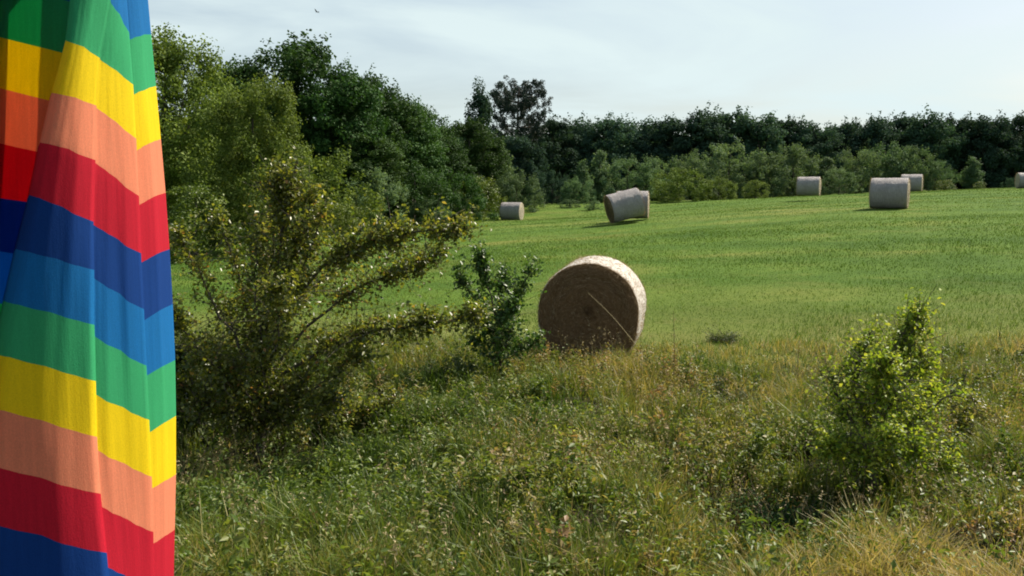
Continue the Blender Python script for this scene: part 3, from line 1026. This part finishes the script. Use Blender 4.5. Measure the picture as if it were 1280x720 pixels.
# the wood continuing behind: one mass seen only through gaps
g = np.random.default_rng(210)
n = 80000
yy = g.uniform(104, 118, n)
xx = g.uniform(-75, 80, n)
zt = 8.8 + 1.2 * (vnoise(xx * .3, yy * .3, 9) - .5) * 2
zz = g.random(n) ** .8 * zt
lv, lt, ltn = leaf_cards(np.stack([xx, yy, zz], 1), g.normal(size=(n, 3)) + np.array([0, -.6, .3]), .5 * g.uniform(.7, 1.3, n), g, .8, .3, np.clip(.4 + g.normal(0, .2, n), 0, 1))
o = stuff('distant_woodland', new_mesh('distant_woodland', lv, lt, tint=ltn), M['far_leaf'], 'dark woodland continuing behind the row of distant trees', 'woodland')


# ------------------------------------------------------------------ small trees and shrubs on the bank
def grow(name, branches, mat, leaf, ntwig, twig_len, nleaf, seed, label, cat, up=.35, droop=0.0, tint0=.35, tsd=.22, clump=.5, fluff=.035, zone=None):
    """branches: list of (polyline of world points, start radius, leafy-from fraction, density)"""
    g = np.random.default_rng(seed)
    org = np.array(branches[0][0][0])
    wood = Acc()
    LP, LN, LT = [], [], []
    for pp, r0, lf0, dens in branches:
        path = smooth_path(np.asarray(pp), 12)
        path[1:-1] += g.normal(0, .012, (10, 3))
        v_, q_ = tube(path - org, r0, r0 * .22, 6)
        wood.add(v_, None, q_)
        Ln = np.linalg.norm(np.diff(path, axis=0), axis=1).sum()
        nt_ = max(3, int(ntwig * Ln * dens))
        ncl = max(2, int(Ln / .16))
        cen = lf0 + (1 - lf0) * g.random(ncl) ** 1.15
        for j in range(nt_):
            t = lf0 + (1 - lf0) * g.random() ** 1.15
            if g.random() < .72:
                t = float(np.clip(cen[g.integers(ncl)] + g.normal(0, .022), lf0, .999))
            f = t * 11
            i = min(10, int(f))
            s0 = path[i] + (path[i + 1] - path[i]) * (f - i)
            bd = unit(path[i + 1] - path[i])
            d = unit(bd * .5 + g.normal(0, .75, 3) + np.array([0, 0, up]))
            shoot = g.random() < .10
            L = twig_len * (g.uniform(1.3, 2.1) if shoot else g.uniform(.25, 1.15)) * (1.25 - .7 * t)
            e = s0 + d * L + np.array([0, 0, -droop * L])
            tp_ = smooth_path([s0, (s0 + e) / 2 + g.normal(0, .1 * L, 3), e], 5)
            v_, q_ = tube(tp_ - org, .0035, .0012, 4)
            wood.add(v_, None, q_)
            m_ = max(2, int(nleaf * g.uniform(.5, 1.3) * (.8 if shoot else 1)))
            tt = g.random(m_) ** .7
            q = s0 + (e - s0) * tt[:, None] + g.normal(0, fluff, (m_, 3))
            LP.append(q - org)
            LN.append(g.normal(0, .7, (m_, 3)) + np.array([0, 0, .6]) + d * .2)
            LT.append(np.clip(tint0 + g.normal(0, tsd * clump) + g.normal(0, tsd, m_), 0, 1))
    LP, LN, LT = map(np.concatenate, (LP, LN, LT))
    lv, lt, ltn = leaf_cards(LP, LN, leaf * g.uniform(.6, 1.3, len(LP)), g, .62, .3, LT)
    r = empty(name, org)
    tag(r, label, cat)
    obj('trunk', wood.mesh(name + '_wood', True), M['bark'], r)
    obj('crown', new_mesh(name + '_crown', lv, lt, tint=ltn), mat, r)
    return r


A = at
Y0 = 8.0
base = A(325, 572, Y0)
hb = [
    ([base, A(330, 470, Y0), A(338, 380, 8.05), A(352, 290, 8.05), A(372, 200, 8.0)], .045, .12, .9),
    ([A(328, 500, Y0), A(318, 420, 8.1), A(300, 345, 8.15), A(272, 275, 8.2)], .022, .2, .7),
    ([A(332, 470, Y0), A(352, 390, 7.9), A(385, 320, 7.85), A(405, 258, 7.8)], .02, .2, .6),
    ([A(335, 455, Y0), A(385, 345, 7.9), A(440, 305, 7.8), A(490, 296, 7.7), A(540, 290, 7.65), A(588, 284, 7.6)], .018, .28, 1.05),
    ([A(335, 470, Y0), A(410, 385, 8.2), A(455, 352, 8.3), A(500, 340, 8.35), A(552, 316, 8.4)], .016, .3, .8),
    ([A(332, 490, Y0), A(390, 440, 7.8), A(440, 418, 7.7), A(500, 410, 7.6), A(550, 402, 7.55), A(602, 397, 7.5)], .018, .25, 1.05),
    ([A(326, 480, Y0), A(280, 400, 7.9), A(240, 325, 7.85), A(222, 290, 7.8)], .016, .25, .5),
    ([A(326, 510, Y0), A(275, 455, 8.0), A(235, 420, 8.0), A(205, 385, 8.0)], .016, .15, 1.5),
    ([A(326, 520, Y0), A(390, 490, 7.8), A(430, 455, 7.7), A(455, 440, 7.6)], .014, .2, .7),
    ([A(328, 480, Y0), A(345, 440, 7.5), A(350, 400, 7.1), A(345, 360, 6.95)], .014, .25, .6),
    ([A(330, 440, Y0), A(335, 380, 8.5), A(330, 330, 8.9), A(325, 300, 9.1)], .016, .2, .6),
    ([A(326, 500, Y0), A(300, 470, 7.6), A(265, 455, 7.3), A(240, 440, 7.1)], .014, .2, 1.0),
    ([A(328, 430, Y0), A(365, 380, 8.3), A(400, 350, 8.7), A(425, 330, 8.9)], .014, .25, .6),
    ([A(326, 530, Y0), A(285, 520, 7.8), A(250, 500, 7.7), A(220, 480, 7.7)], .014, .1, 1.8),
    ([A(335, 400, Y0), A(365, 340, 8.0), A(385, 280, 8.0), A(392, 225, 8.0)], .012, .25, 1.0),
    ([A(338, 380, Y0), A(340, 310, 8.1), A(350, 250, 8.1), A(350, 215, 8.1)], .012, .25, 1.0),
    ([A(326, 530, Y0), A(350, 520, 7.7), A(390, 505, 7.5), A(420, 500, 7.4)], .012, .1, 1.3),
    ([A(326, 545, Y0), A(340, 500, 7.7), A(330, 460, 7.5), A(320, 430, 7.4)], .012, .1, .7),
    ([A(326, 545, Y0), A(300, 530, 7.7), A(285, 500, 7.5), A(280, 470, 7.4)], .012, .1, 1.4),
    ([A(326, 545, Y0), A(350, 530, 7.9), A(375, 480, 7.9), A(390, 440, 7.9)], .012, .1, .5),
    ([A(326, 500, Y0), A(300, 440, 8.3), A(285, 400, 8.4), A(280, 370, 8.4)], .012, .1, .5),
    ([A(330, 450, Y0), A(345, 400, 7.7), A(362, 360, 7.6), A(375, 330, 7.55)], .012, .1, .5),
    ([A(330, 430, Y0), A(320, 370, 7.8), A(318, 320, 7.75), A(325, 270, 7.7)], .012, .1, .5),
]
grow('thorn_tree', hb, M['hawthorn_leaf'], .044, 95, .30, 15, 301, 'small thorn tree with long arching side branches and browning leaves beside the parasol', 'tree', .25, .1, .36, .24, fluff=.042)

Y0 = 10.8
b0 = A(626, 468, Y0)
sb = [
    ([b0, A(624, 420, Y0), A(616, 375, Y0), A(603, 340, Y0), A(598, 312, Y0)], .02, .12, 1.8),
    ([A(625, 430, Y0), A(638, 390, Y0), A(655, 355, 10.75), A(667, 322, 10.7)], .013, .2, 1.5),
    ([A(624, 420, Y0), A(600, 385, 10.9), A(580, 355, 11), A(572, 335, 11)], .011, .35, 1.1),
    ([A(624, 430, Y0), A(624, 380, 11.0), A(630, 350, 11.1), A(628, 338, 11.1)], .011, .2, 1.4),
    ([A(626, 455, Y0), A(645, 440, 10.7), A(665, 430, 10.6), A(682, 420, 10.6)], .009, .25, 1.0),
    ([A(625, 445, Y0), A(612, 420, 10.5), A(605, 405, 10.35), A(602, 395, 10.3)], .009, .1, 2.0),
    ([A(625, 445, Y0), A(635, 425, 10.5), A(640, 405, 10.4), A(640, 385, 10.4)], .009, .1, 2.0),
    ([A(625, 460, Y0), A(610, 445, 10.7), A(600, 435, 10.6), A(592, 425, 10.6)], .008, .1, 1.5),
]
grow('sapling', sb, M['sapling_leaf'], .055, 48, .24, 11, 302, 'small dark green forked sapling left of the big hay bale', 'tree', .4, 0, .38, .25)
# long bare twig arching from the sapling's tip is part of its crown outline

Y0 = 6.6
b0 = A(1092, 612, Y0)
rb = [
    ([b0, A(1095, 540, Y0), A(1105, 480, Y0), A(1128, 425, Y0), A(1152, 388, Y0)], .022, .12, 1.7),
    ([A(1094, 560, Y0), A(1110, 500, 6.5), A(1140, 470, 6.45), A(1165, 440, 6.4)], .013, .2, 1.1),
    ([A(1094, 560, Y0), A(1075, 500, 6.7), A(1072, 450, 6.75), A(1088, 415, 6.8)], .013, .15, 1.6),
    ([A(1093, 575, Y0), A(1130, 535, 6.4), A(1165, 508, 6.3), A(1192, 490, 6.25)], .013, .25, .6),
    ([A(1093, 575, Y0), A(1060, 525, 6.6), A(1045, 490, 6.6), A(1035, 462, 6.6)], .011, .3, .6),
    ([A(1093, 580, Y0), A(1130, 565, 6.3), A(1160, 570, 6.15), A(1188, 590, 6.1)], .010, .2, 1.0),
    ([A(1093, 570, Y0), A(1120, 520, 6.9), A(1140, 500, 7.1), A(1165, 490, 7.2)], .011, .15, 1.8),
    ([A(1093, 585, Y0), A(1065, 560, 6.4), A(1050, 555, 6.3), A(1035, 560, 6.2)], .010, .2, 1.5),
    ([A(1094, 550, Y0), A(1100, 500, 6.3), A(1105, 470, 6.15), A(1112, 450, 6.1)], .011, .15, 1.7),
    ([A(1094, 550, Y0), A(1085, 510, 6.9), A(1090, 470, 7.1), A(1100, 450, 7.2)], .011, .15, 2.0),
    ([A(1093, 590, Y0), A(1085, 570, 6.2), A(1095, 555, 6.0), A(1110, 548, 5.9)], .010, .15, 1.2),
]
grow('bright_shrub', rb, M['shrub_leaf'], .036, 105, .27, 12, 303, 'bright yellow green young shrub with small leaves on the right of the bank', 'shrub', .3, 0, .42, .25, .9)

# dark undergrowth round the foot of the thorn tree
def mound(px_, py_, Y, w, h, n_, seed, mat, label, leaf=.05, name='bramble_or_shade_mound'):
    g = np.random.default_rng(seed)
    q0 = A(px_, py_, Y)
    q0[2] = gz(q0[0], Y)
    br = []
    for k_ in range(n_):
        a = g.uniform(0, 6.28)
        rr = w * g.uniform(.2, 1)
        e = q0 + np.array([math.cos(a) * rr, math.sin(a) * rr * .7, h * g.uniform(.4, 1.0) * (1.15 - .5 * rr / w)])
        br.append(([q0 + np.array([math.cos(a), math.sin(a), 0]) * .05, q0 * .5 + e * .5 + np.array([0, 0, h * .25]), e], .008, .2, 1.0))
    return grow(name, br, mat, leaf, 60, .2, 12, seed, label, 'bush', .3, .1, .4, .24)


mound(245, 560, 8.6, .75, 1.0, 16, 311, M['bramble_leaf'], 'grey green bramble bush between the parasol and the thorn tree trunk')
mound(445, 520, 8.6, .55, .5, 12, 312, M['hawthorn_leaf'], 'low bramble clump with browning leaves right of the thorn tree trunk', .045)
mound(560, 480, 10.2, .6, .40, 10, 313, M['bramble_leaf'], 'low dark clump in the grass left of the sapling foot', .04)
mound(905, 480, 9.6, .55, .38, 10, 314, M['bramble_leaf'], 'low dark weed clump between the big bale and the bright shrub', .035)
mound(1195, 500, 8.6, .5, .42, 10, 315, M['hawthorn_leaf'], 'brownish weed clump just right behind the bright shrub', .035)
mound(790, 562, 7.0, .26, .30, 7, 316, M['shrub_leaf'], 'spreading pale leaved weed above a dark hollow in the bank', .035, 'leafy_weed')
mound(908, 418, 13.9, .45, .03, 9, 317, M['bramble_leaf'], 'dark flat tuft at the edge of the mown field right of the big bale', .028, 'weed_tuft')
mound(990, 648, 6.1, .8, .22, 24, 319, M['dark_leaf'], 'dark low leaves added to deepen the shadow at the lower left of the bright shrub', .03)  # dark leaves added to blacken the shrub's cast shadow
mound(1240, 640, 6.0, .5, .40, 10, 318, M['weed_leaf'], 'olive weed clump low at the right picture edge', .035)


def weed(px_, py_, top, Y, seed, mat, label, leaf, nleaf, name='leafy_weed', lean=0.0, spread=.06, stems=1):
    """upright stalk with leaves"""
    g = np.random.default_rng(seed)
    q0 = A(px_, py_, Y)
    q0[2] = gz(q0[0], Y) - .02
    acc = Acc()
    LP, LN = [], []
    for s_ in range(stems):
        tp_ = A(px_ + lean + (s_ - (stems - 1) / 2) * 28, top + abs(s_) * 6, Y)
        path = smooth_path([q0, (q0 + tp_) / 2 + g.normal(0, .02, 3), tp_], 9)
        v_, q_ = tube(path - q0, .006, .002, 5)
        acc.add(v_, None, q_)
        for k_ in range(nleaf):
            t = g.uniform(.25, 1)
            c = path[min(8, int(t * 8))]
            a = g.uniform(0, 6.28)
            c = c + np.array([math.cos(a) * spread, math.sin(a) * spread, g.normal(.01, .02)]) * (1.3 - .6 * t)
            LP.append(c - q0)
            LN.append(np.array([math.cos(a) * .5, math.sin(a) * .5, .8]) + g.normal(0, .25, 3))
    r = empty(name, q0)
    tag(r, label, 'weed')
    lv, lt, ltn = leaf_cards(np.array(LP), np.array(LN), leaf * g.uniform(.6, 1.3, len(LP)), g, .4, .3, np.clip(g.normal(.55, .25, len(LP)), 0, 1))
    obj('stalk', acc.mesh(name + '_stalk', True), M['dry_stem'], r)
    obj('leaves', new_mesh(name + '_leaves', lv, lt, tint=ltn), mat, r)
    return r


weed(715, 600, 527, 6.9, 321, M['shrub_leaf'], 'upright weed with pale drooping leaves in the middle of the bank', .06, 26, stems=3, spread=.05)
weed(795, 668, 632, 5.4, 322, M['shrub_leaf'], 'small bright yellow green weed low in the grass below the big bale', .035, 22, stems=2, spread=.035)
weed(842, 490, 388, 10.6, 323, M['dry_stem'], 'tall thin brown dock stalk standing right of the big hay bale', .03, 26, 'dry_stalk', 0, .03)
weed(1256, 440, 402, 12.6, 324, M['dry_stem'], 'single thin dry stalk at the field edge by the right picture side', .03, 10, 'dry_stalk', -4, .03)
weed(999, 455, 425, 11.6, 325, M['dry_stem'], 'short dry stalk midway between the big bale and the bright shrub', .03, 10, 'dry_stalk', 0, .03)
weed(1068, 680, 575, 5.6, 326, M['weed_leaf'], 'pale green leafy weed at the shaded foot of the bright shrub', .04, 24, stems=2, spread=.05)


def stem_thing(a, b, r, label):
    acc = Acc()
    path = smooth_path([a, (np.array(a) + b) / 2 + np.array([.02, 0, .035]), b], 8)
    v_, q_ = tube(path - path[0], r, r * .5, 5)
    acc.add(v_, None, q_, np.full(len(v_), .95))
    o = obj('straw_stalk', acc.mesh('straw_stalk', True), M['dry_stem'])
    o.location = path[0]
    return tag(o, label, 'stalk')


stem_thing(A(797, 434, 12.1), A(735, 366, 12.0), .0042, 'long pale straw stalk slanting across the brown end of the big bale')
stem_thing(A(806, 520, 9.3), A(835, 470, 9.2), .005, 'pale bent straw stalk lying in the tall grass below the dock stalk')

# ------------------------------------------------------------------ bird
q = A(396, 15, 58)
g = np.random.default_rng(5)
bp = smooth_path([(-.16, 0, -.01), (-.08, 0, 0), (.02, 0, .01), (.10, 0, .02), (.15, 0, .02)], 9)
acc = Acc()
an = np.linspace(0, 2 * np.pi, 8, endpoint=False)
rads = np.array([.012, .022, .036, .045, .044, .036, .03, .022, .004])
V = np.concatenate([np.stack([np.full(8, bp[i, 0]), rads[i] * np.cos(an), bp[i, 2] + rads[i] * np.sin(an)], 1) for i in range(9)])
Q = [(i * 8 + k, i * 8 + (k + 1) % 8, (i + 1) * 8 + (k + 1) % 8, (i + 1) * 8 + k) for i in range(8) for k in range(8)]
acc.add(V, None, np.array(Q))
for s_ in (-1, 1):
    top_ = np.array([(.09, .02 * s_, .03), (.10, .16 * s_, .10), (.03, .33 * s_, .13), (-.03, .17 * s_, .085), (-.05, .02 * s_, .02)])
    bot_ = top_ - np.array([0, 0, .008])
    V = np.concatenate([top_, bot_])
    T = [(0, 1, 3), (1, 2, 3), (0, 3, 4), (5, 8, 6), (6, 8, 7), (5, 9, 8)]
    acc.add(V, np.array(T), np.array([(0, 5, 6, 1), (1, 6, 7, 2), (2, 7, 8, 3), (3, 8, 9, 4)]))
acc.add(np.array([(-.14, .012, 0), (-.14, -.012, 0), (-.25, .05, .01), (-.25, -.05, .01), (-.15, 0, .008)]), np.array([(0, 2, 4), (2, 3, 4), (3, 1, 4), (0, 1, 2), (1, 3, 2)]))
o = obj('bird', acc.mesh('bird'), M['feather'])
o.location = q
o.rotation_euler = (R(25), 0, R(150))
o.scale = (.75, .75, .75)
tag(o, 'tiny dark bird flying high in the pale sky above the wood', 'bird')

# ------------------------------------------------------------------ parasol
# stripe edges (k = 0 .. 11) along the visible folds: picture positions
kx = np.arange(12)
colA = dict(x=[90, 82, 65, 50, 37, 20, 5, -8, -18, -26, -32, -38], y=[-22, 50, 115, 178, 243, 310, 376, 440, 506, 580, 650, 720])
colAl = dict(x=[88, 80, 63, 48, 35, 18, 3, -10, -20, -28, -34, -40], y=[2, 66, 125, 190, 252, 316, 380, 444, 510, 584, 654, 724])
colL = dict(x=[10, 0, -8, -16, -22, -30, -42, -54, -64, -74, -84, -94], y=[-16, 46, 107, 175, 243, 306, 370, 432, 498, 570, 640, 710])
colM = dict(x=[117, 105, 95, 86, 78, 70, 62, 56, 52, 51, 51, 52], y=[-14, 58, 121, 186, 258, 322, 390, 457, 524, 597, 668, 739])
colB1 = dict(x=[138, 125, 121, 120, 117.5, 118, 118, 119.5, 121, 126, 134, 141], y=[0, 72, 131, 200, 277, 336, 406, 476, 545, 617, 690, 762])
colB2 = dict(x=[138, 125, 121, 120, 117, 117, 117, 118, 120, 125, 133, 140], y=[1, 74, 134, 204, 281, 346, 419, 491, 560, 632, 708, 782])
colN = dict(x=[150, 146, 146, 147, 148, 150, 151, 153, 155, 159, 163, 167], y=[18, 88, 152, 224, 299, 366, 438, 508, 578, 649, 722, 794])
colC1 = dict(x=[161, 166, 170, 174, 177, 180.5, 183.5, 186.5, 189.5, 191.5, 192.5, 193], y=[40, 105, 172, 245, 316, 385, 457, 524, 595, 665, 735, 805])
colC2 = dict(x=[160.5, 165, 169, 173, 176, 179.5, 182.5, 185.5, 188.5, 190.5, 191.5, 192], y=[52, 120, 189, 257, 328, 400, 470, 541, 610, 680, 750, 820])
colR = dict(x=[176, 181, 187, 192, 196, 199.5, 203, 205, 206, 206, 206, 205], y=[45, 112, 178, 246, 317, 387, 458, 528, 600, 670, 740, 808])
colD = dict(x=[189, 195, 201, 207, 212, 216, 219, 220, 220, 218.5, 217, 215], y=[43, 107, 173, 241, 311, 379, 450, 519, 592, 662, 732, 800])
AX, AY = X_at(96, 1.57), 1.57
colQ = dict(x=[98, 90, 75, 62, 50, 37, 24, 13, 5, 0, -4, -8], y=[-20, 53, 117, 180, 247, 314, 381, 446, 512, 585, 656, 726])
colP = dict(x=[v - 62 for v in colL['x']], y=[v - 4 for v in colL['y']])  # pleat added out of view to shade the left fold
vis = [(colP, 1.20), (colL, 1.52), (colAl, 1.47), (colA, 1.262), (colQ, 1.228), (colM, 1.242), (colB1, 1.286), (colB2, 1.290), (colN, 1.328), (colC1, 1.372), (colC2, 1.385), (colR, 1.425), (colD, 1.495)]  # colP is the added pleat, out of view
KS = np.linspace(-9, 12.6, 150)


def ext(k, v):
    v = np.asarray(v, float)
    lo = v[0] + (k - 0) * (v[3] - v[0]) / 3
    hi = v[-1] + (k - 11) * (v[-1] - v[-4]) / 3
    return np.where(k < 0, lo, np.where(k > 11, hi, np.interp(k, kx, v)))


TOPZ = None
curves = []
for c, dep in vis:
    flare = 1 + .0 * KS
    xs_, ys_ = ext(KS, c['x']), ext(KS, c['y'])
    dd = dep + (1.45 - dep) * np.clip((3 - KS) / 14, 0, .9) + (dep - 1.45) * .25 * np.clip((KS - 3) / 9, 0, 1)
    curves.append(np.array([A(a, b, d) for a, b, d in zip(xs_, ys_, dd)]))
# hidden back: pleats round the axis from the right outline back to the left one
nb = 34
back = []
for j in range(1, nb):
    f = j / nb
    row = []
    for i, k_ in enumerate(KS):
        p0, p1 = curves[-1][i], curves[0][i]
        a0, r0 = math.atan2(p0[1] - AY, p0[0] - AX), math.hypot(p0[0] - AX, p0[1] - AY)
        a1, r1 = math.atan2(p1[1] - AY, p1[0] - AX), math.hypot(p1[0] - AX, p1[1] - AY)
        if a1 < a0:
            a1 += 2 * math.pi
        a_n = a0 + (a1 - a0) * f
        rr = (r0 * (1 - f) + r1 * f) * (1 + .16 * math.sin(f * 2 * math.pi * 6) * min(1, f * 6, (1 - f) * 6))
        bx, by = AX + rr * math.cos(a_n), AY + rr * math.sin(a_n)
        lim_ = (p0[0] / p0[1]) * by - .004 - .10 * min(f, .5)      # the outline stays the widest place
        bx = min(bx, lim_)
        row.append((bx, by, p0[2] * (1 - f) + p1[2] * f))
    back.append(np.array(row))
# subdivide the visible part between folds so that each panel is softly curved
cols_, sharp = [], []
for a in range(len(curves) - 1):
    c0, c1_ = curves[a], curves[a + 1]
    fold = a in (2, 6, 9)
    m_ = 2 if fold else 8
    for s_ in range(m_):
        t = s_ / m_
        q = c0 * (1 - t) + c1_ * t
        q = q.copy()
        if not fold:
            wob = .0035 * math.sin(math.pi * t) * np.sin(KS * .8 + a * 1.7) +   .0014 * np.sin(t * math.pi * 4 + KS * .3 + a * 2.1) * math.sin(math.pi * t)
            wob = wob * (.35 if a in (3, 4) else 1)
        q[:, 1] += wob - (.006 if a in (1, 5, 8, 11) else .003) * math.sin(math.pi * t)
        cols_.append(q)
cols_.append(curves[-1])
cols_ += back
cols_ = np.array(cols_)                     # (columns, rows, 3)
nc, nr = cols_.shape[:2]
# gather to the pole towards the top
zt = cols_[:, 0, 2].mean()
gath = np.clip((-3 - KS) / 6, 0, 1) ** 1.5
for i in range(nr):
    cols_[:, i, 0] = cols_[:, i, 0] * (1 - gath[i]) + (AX + (cols_[:, i, 0] - AX) * .12) * gath[i]
    cols_[:, i, 1] = cols_[:, i, 1] * (1 - gath[i]) + (AY + (cols_[:, i, 1] - AY) * .12) * gath[i]
V = cols_.reshape(-1, 3)
Q = []
for c in range(nc):
    c2 = (c + 1) % nc
    added_gap = nc - nb + 3 <= c <= nc - nb + 8          # unseen gap added at the back so sun glows through the front
    for i in range(nr - 1):
        if added_gap and KS[i] > -3:
            continue
        Q.append((c * nr + i, c * nr + i + 1, c2 * nr + i + 1, c2 * nr + i))
base_p = np.array([AX, AY, gz(AX, AY)])
para = empty('parasol', base_p)
tag(para, 'closed parasol of rainbow striped cloth hanging in folds close to us', 'parasol')
me = new_mesh('parasol_canopy', V - base_p, None, np.array(Q), np.tile(KS, nc), True, 'stripe')
can = obj('canopy', me, M['cloth'], para)
sol = can.modifiers.new('cloth thickness', 'SOLIDIFY')
sol.thickness = .0008
zt = float(cols_[:, 0, 2].max()) - base_p[2]
acc = Acc()
v_, q_ = tube(np.array([(0, 0, .05), (0, 0, zt * .5), (0, 0, zt + .05)]), .019, .019, 16)
acc.add(v_, None, q_)
obj('pole', acc.mesh('parasol_pole', True), M['pole'], para)
acc = Acc()
v_, q_ = tube(np.array([(0, 0, zt + .03), (0, 0, zt + .06), (0, 0, zt + .10)]), .03, .006, 16)
acc.add(v_, None, q_)
obj('finial', acc.mesh('parasol_finial', True), M['pole'], para)
# weight at the foot: a rounded disc with a socket
pr_ = [(.0, 0), (.24, 0), (.25, .02), (.25, .06), (.235, .08), (.06, .095), (.035, .11), (.033, .30), (.0, .30)]
an = np.linspace(0, 2 * np.pi, 40, endpoint=False)
V = np.concatenate([np.stack([r_ * np.cos(an), r_ * np.sin(an), np.full(40, h_)], 1) for r_, h_ in pr_])
Q = [(i * 40 + k, i * 40 + (k + 1) % 40, (i + 1) * 40 + (k + 1) % 40, (i + 1) * 40 + k) for i in range(len(pr_) - 1) for k in range(40)]
obj('foot', new_mesh('parasol_foot', V, None, np.array(Q), smooth=True), M['concrete'], para)

# ------------------------------------------------------------------ light
SUN_AZ, SUN_EL = R(54), R(46)          # azimuth measured from +Y (away from us) to the right
sd = Vector((math.sin(SUN_AZ) * math.cos(SUN_EL), math.cos(SUN_AZ) * math.cos(SUN_EL), math.sin(SUN_EL)))
sl = bpy.data.lights.new('sun', 'SUN')
sl.energy = 5.0
sl.angle = R(.53)
sl.color = (1.0, .91, .76)
so = bpy.data.objects.new('sun', sl)
COL.objects.link(so)
so.rotation_euler = (-sd).to_track_quat('-Z', 'Y').to_euler()
so.location = (30, 10, 40)
w = bpy.data.worlds.new('World')
sc.world = w
w.use_nodes = True
nt = w.node_tree
nt.nodes.clear()
out = nt.nodes.new('ShaderNodeOutputWorld')
bg = nt.nodes.new('ShaderNodeBackground')
sky = nt.nodes.new('ShaderNodeTexSky')
sky.sky_type = 'NISHITA'
sky.sun_disc = False
sky.sun_elevation = SUN_EL
sky.sun_rotation = SUN_AZ
sky.dust_density = 2.2
sky.air_density = 1.0
sky.ozone_density = 1.0
# thin veil of high cloud
tc = nt.nodes.new('ShaderNodeTexCoord')
mp = nt.nodes.new('ShaderNodeMapping')
mp.inputs['Scale'].default_value = (1.0, 1.0, 4.5)
mp.inputs['Location'].default_value = (3.1, 1.7, .3)
nt.links.new(tc.outputs['Generated'], mp.inputs['Vector'])
cn = noise(nt, mp.outputs[0], 2.3, 6, .55, .5)
cr = ramp(nt, [(.38, (.34, .34, .34)), (.62, (.98, .98, .98))])
nt.links.new(cn.outputs['Fac'], cr.inputs[0])
sz = nt.nodes.new('ShaderNodeSeparateXYZ')
nt.links.new(tc.outputs['Generated'], sz.inputs[0])
veil = nt.nodes.new('ShaderNodeMapRange')          # the veil thins out overhead
veil.inputs['From Min'].default_value = .15
veil.inputs['From Max'].default_value = .8
veil.inputs['To Min'].default_value = 1
veil.inputs['To Max'].default_value = .25
nt.links.new(sz.outputs['Z'], veil.inputs['Value'])
mixed = mix_col(nt, math_node(nt, 'MULTIPLY', cr.outputs[0], veil.outputs[0]), sky.outputs[0], (6.3, 7.4, 7.5))
nt.links.new(mixed, bg.inputs['Color'])
bg.inputs['Strength'].default_value = .068
nt.links.new(bg.outputs[0], out.inputs[0])

# ------------------------------------------------------------------ render
sc.render.engine = 'CYCLES'
sc.cycles.use_denoising = True
sc.cycles.filter_width = 1.9
sc.cycles.max_bounces = 6
sc.cycles.transparent_max_bounces = 4
sc.cycles.transmission_bounces = 3
sc.cycles.caustics_reflective = False
sc.cycles.caustics_refractive = False
sc.view_settings.view_transform = 'Standard'
sc.view_settings.look = 'None'
sc.view_settings.exposure = 0.85
sc.view_settings.gamma = 1.0
sc.view_settings.use_curve_mapping = False
sc.render.resolution_x, sc.render.resolution_y = 1024, 576
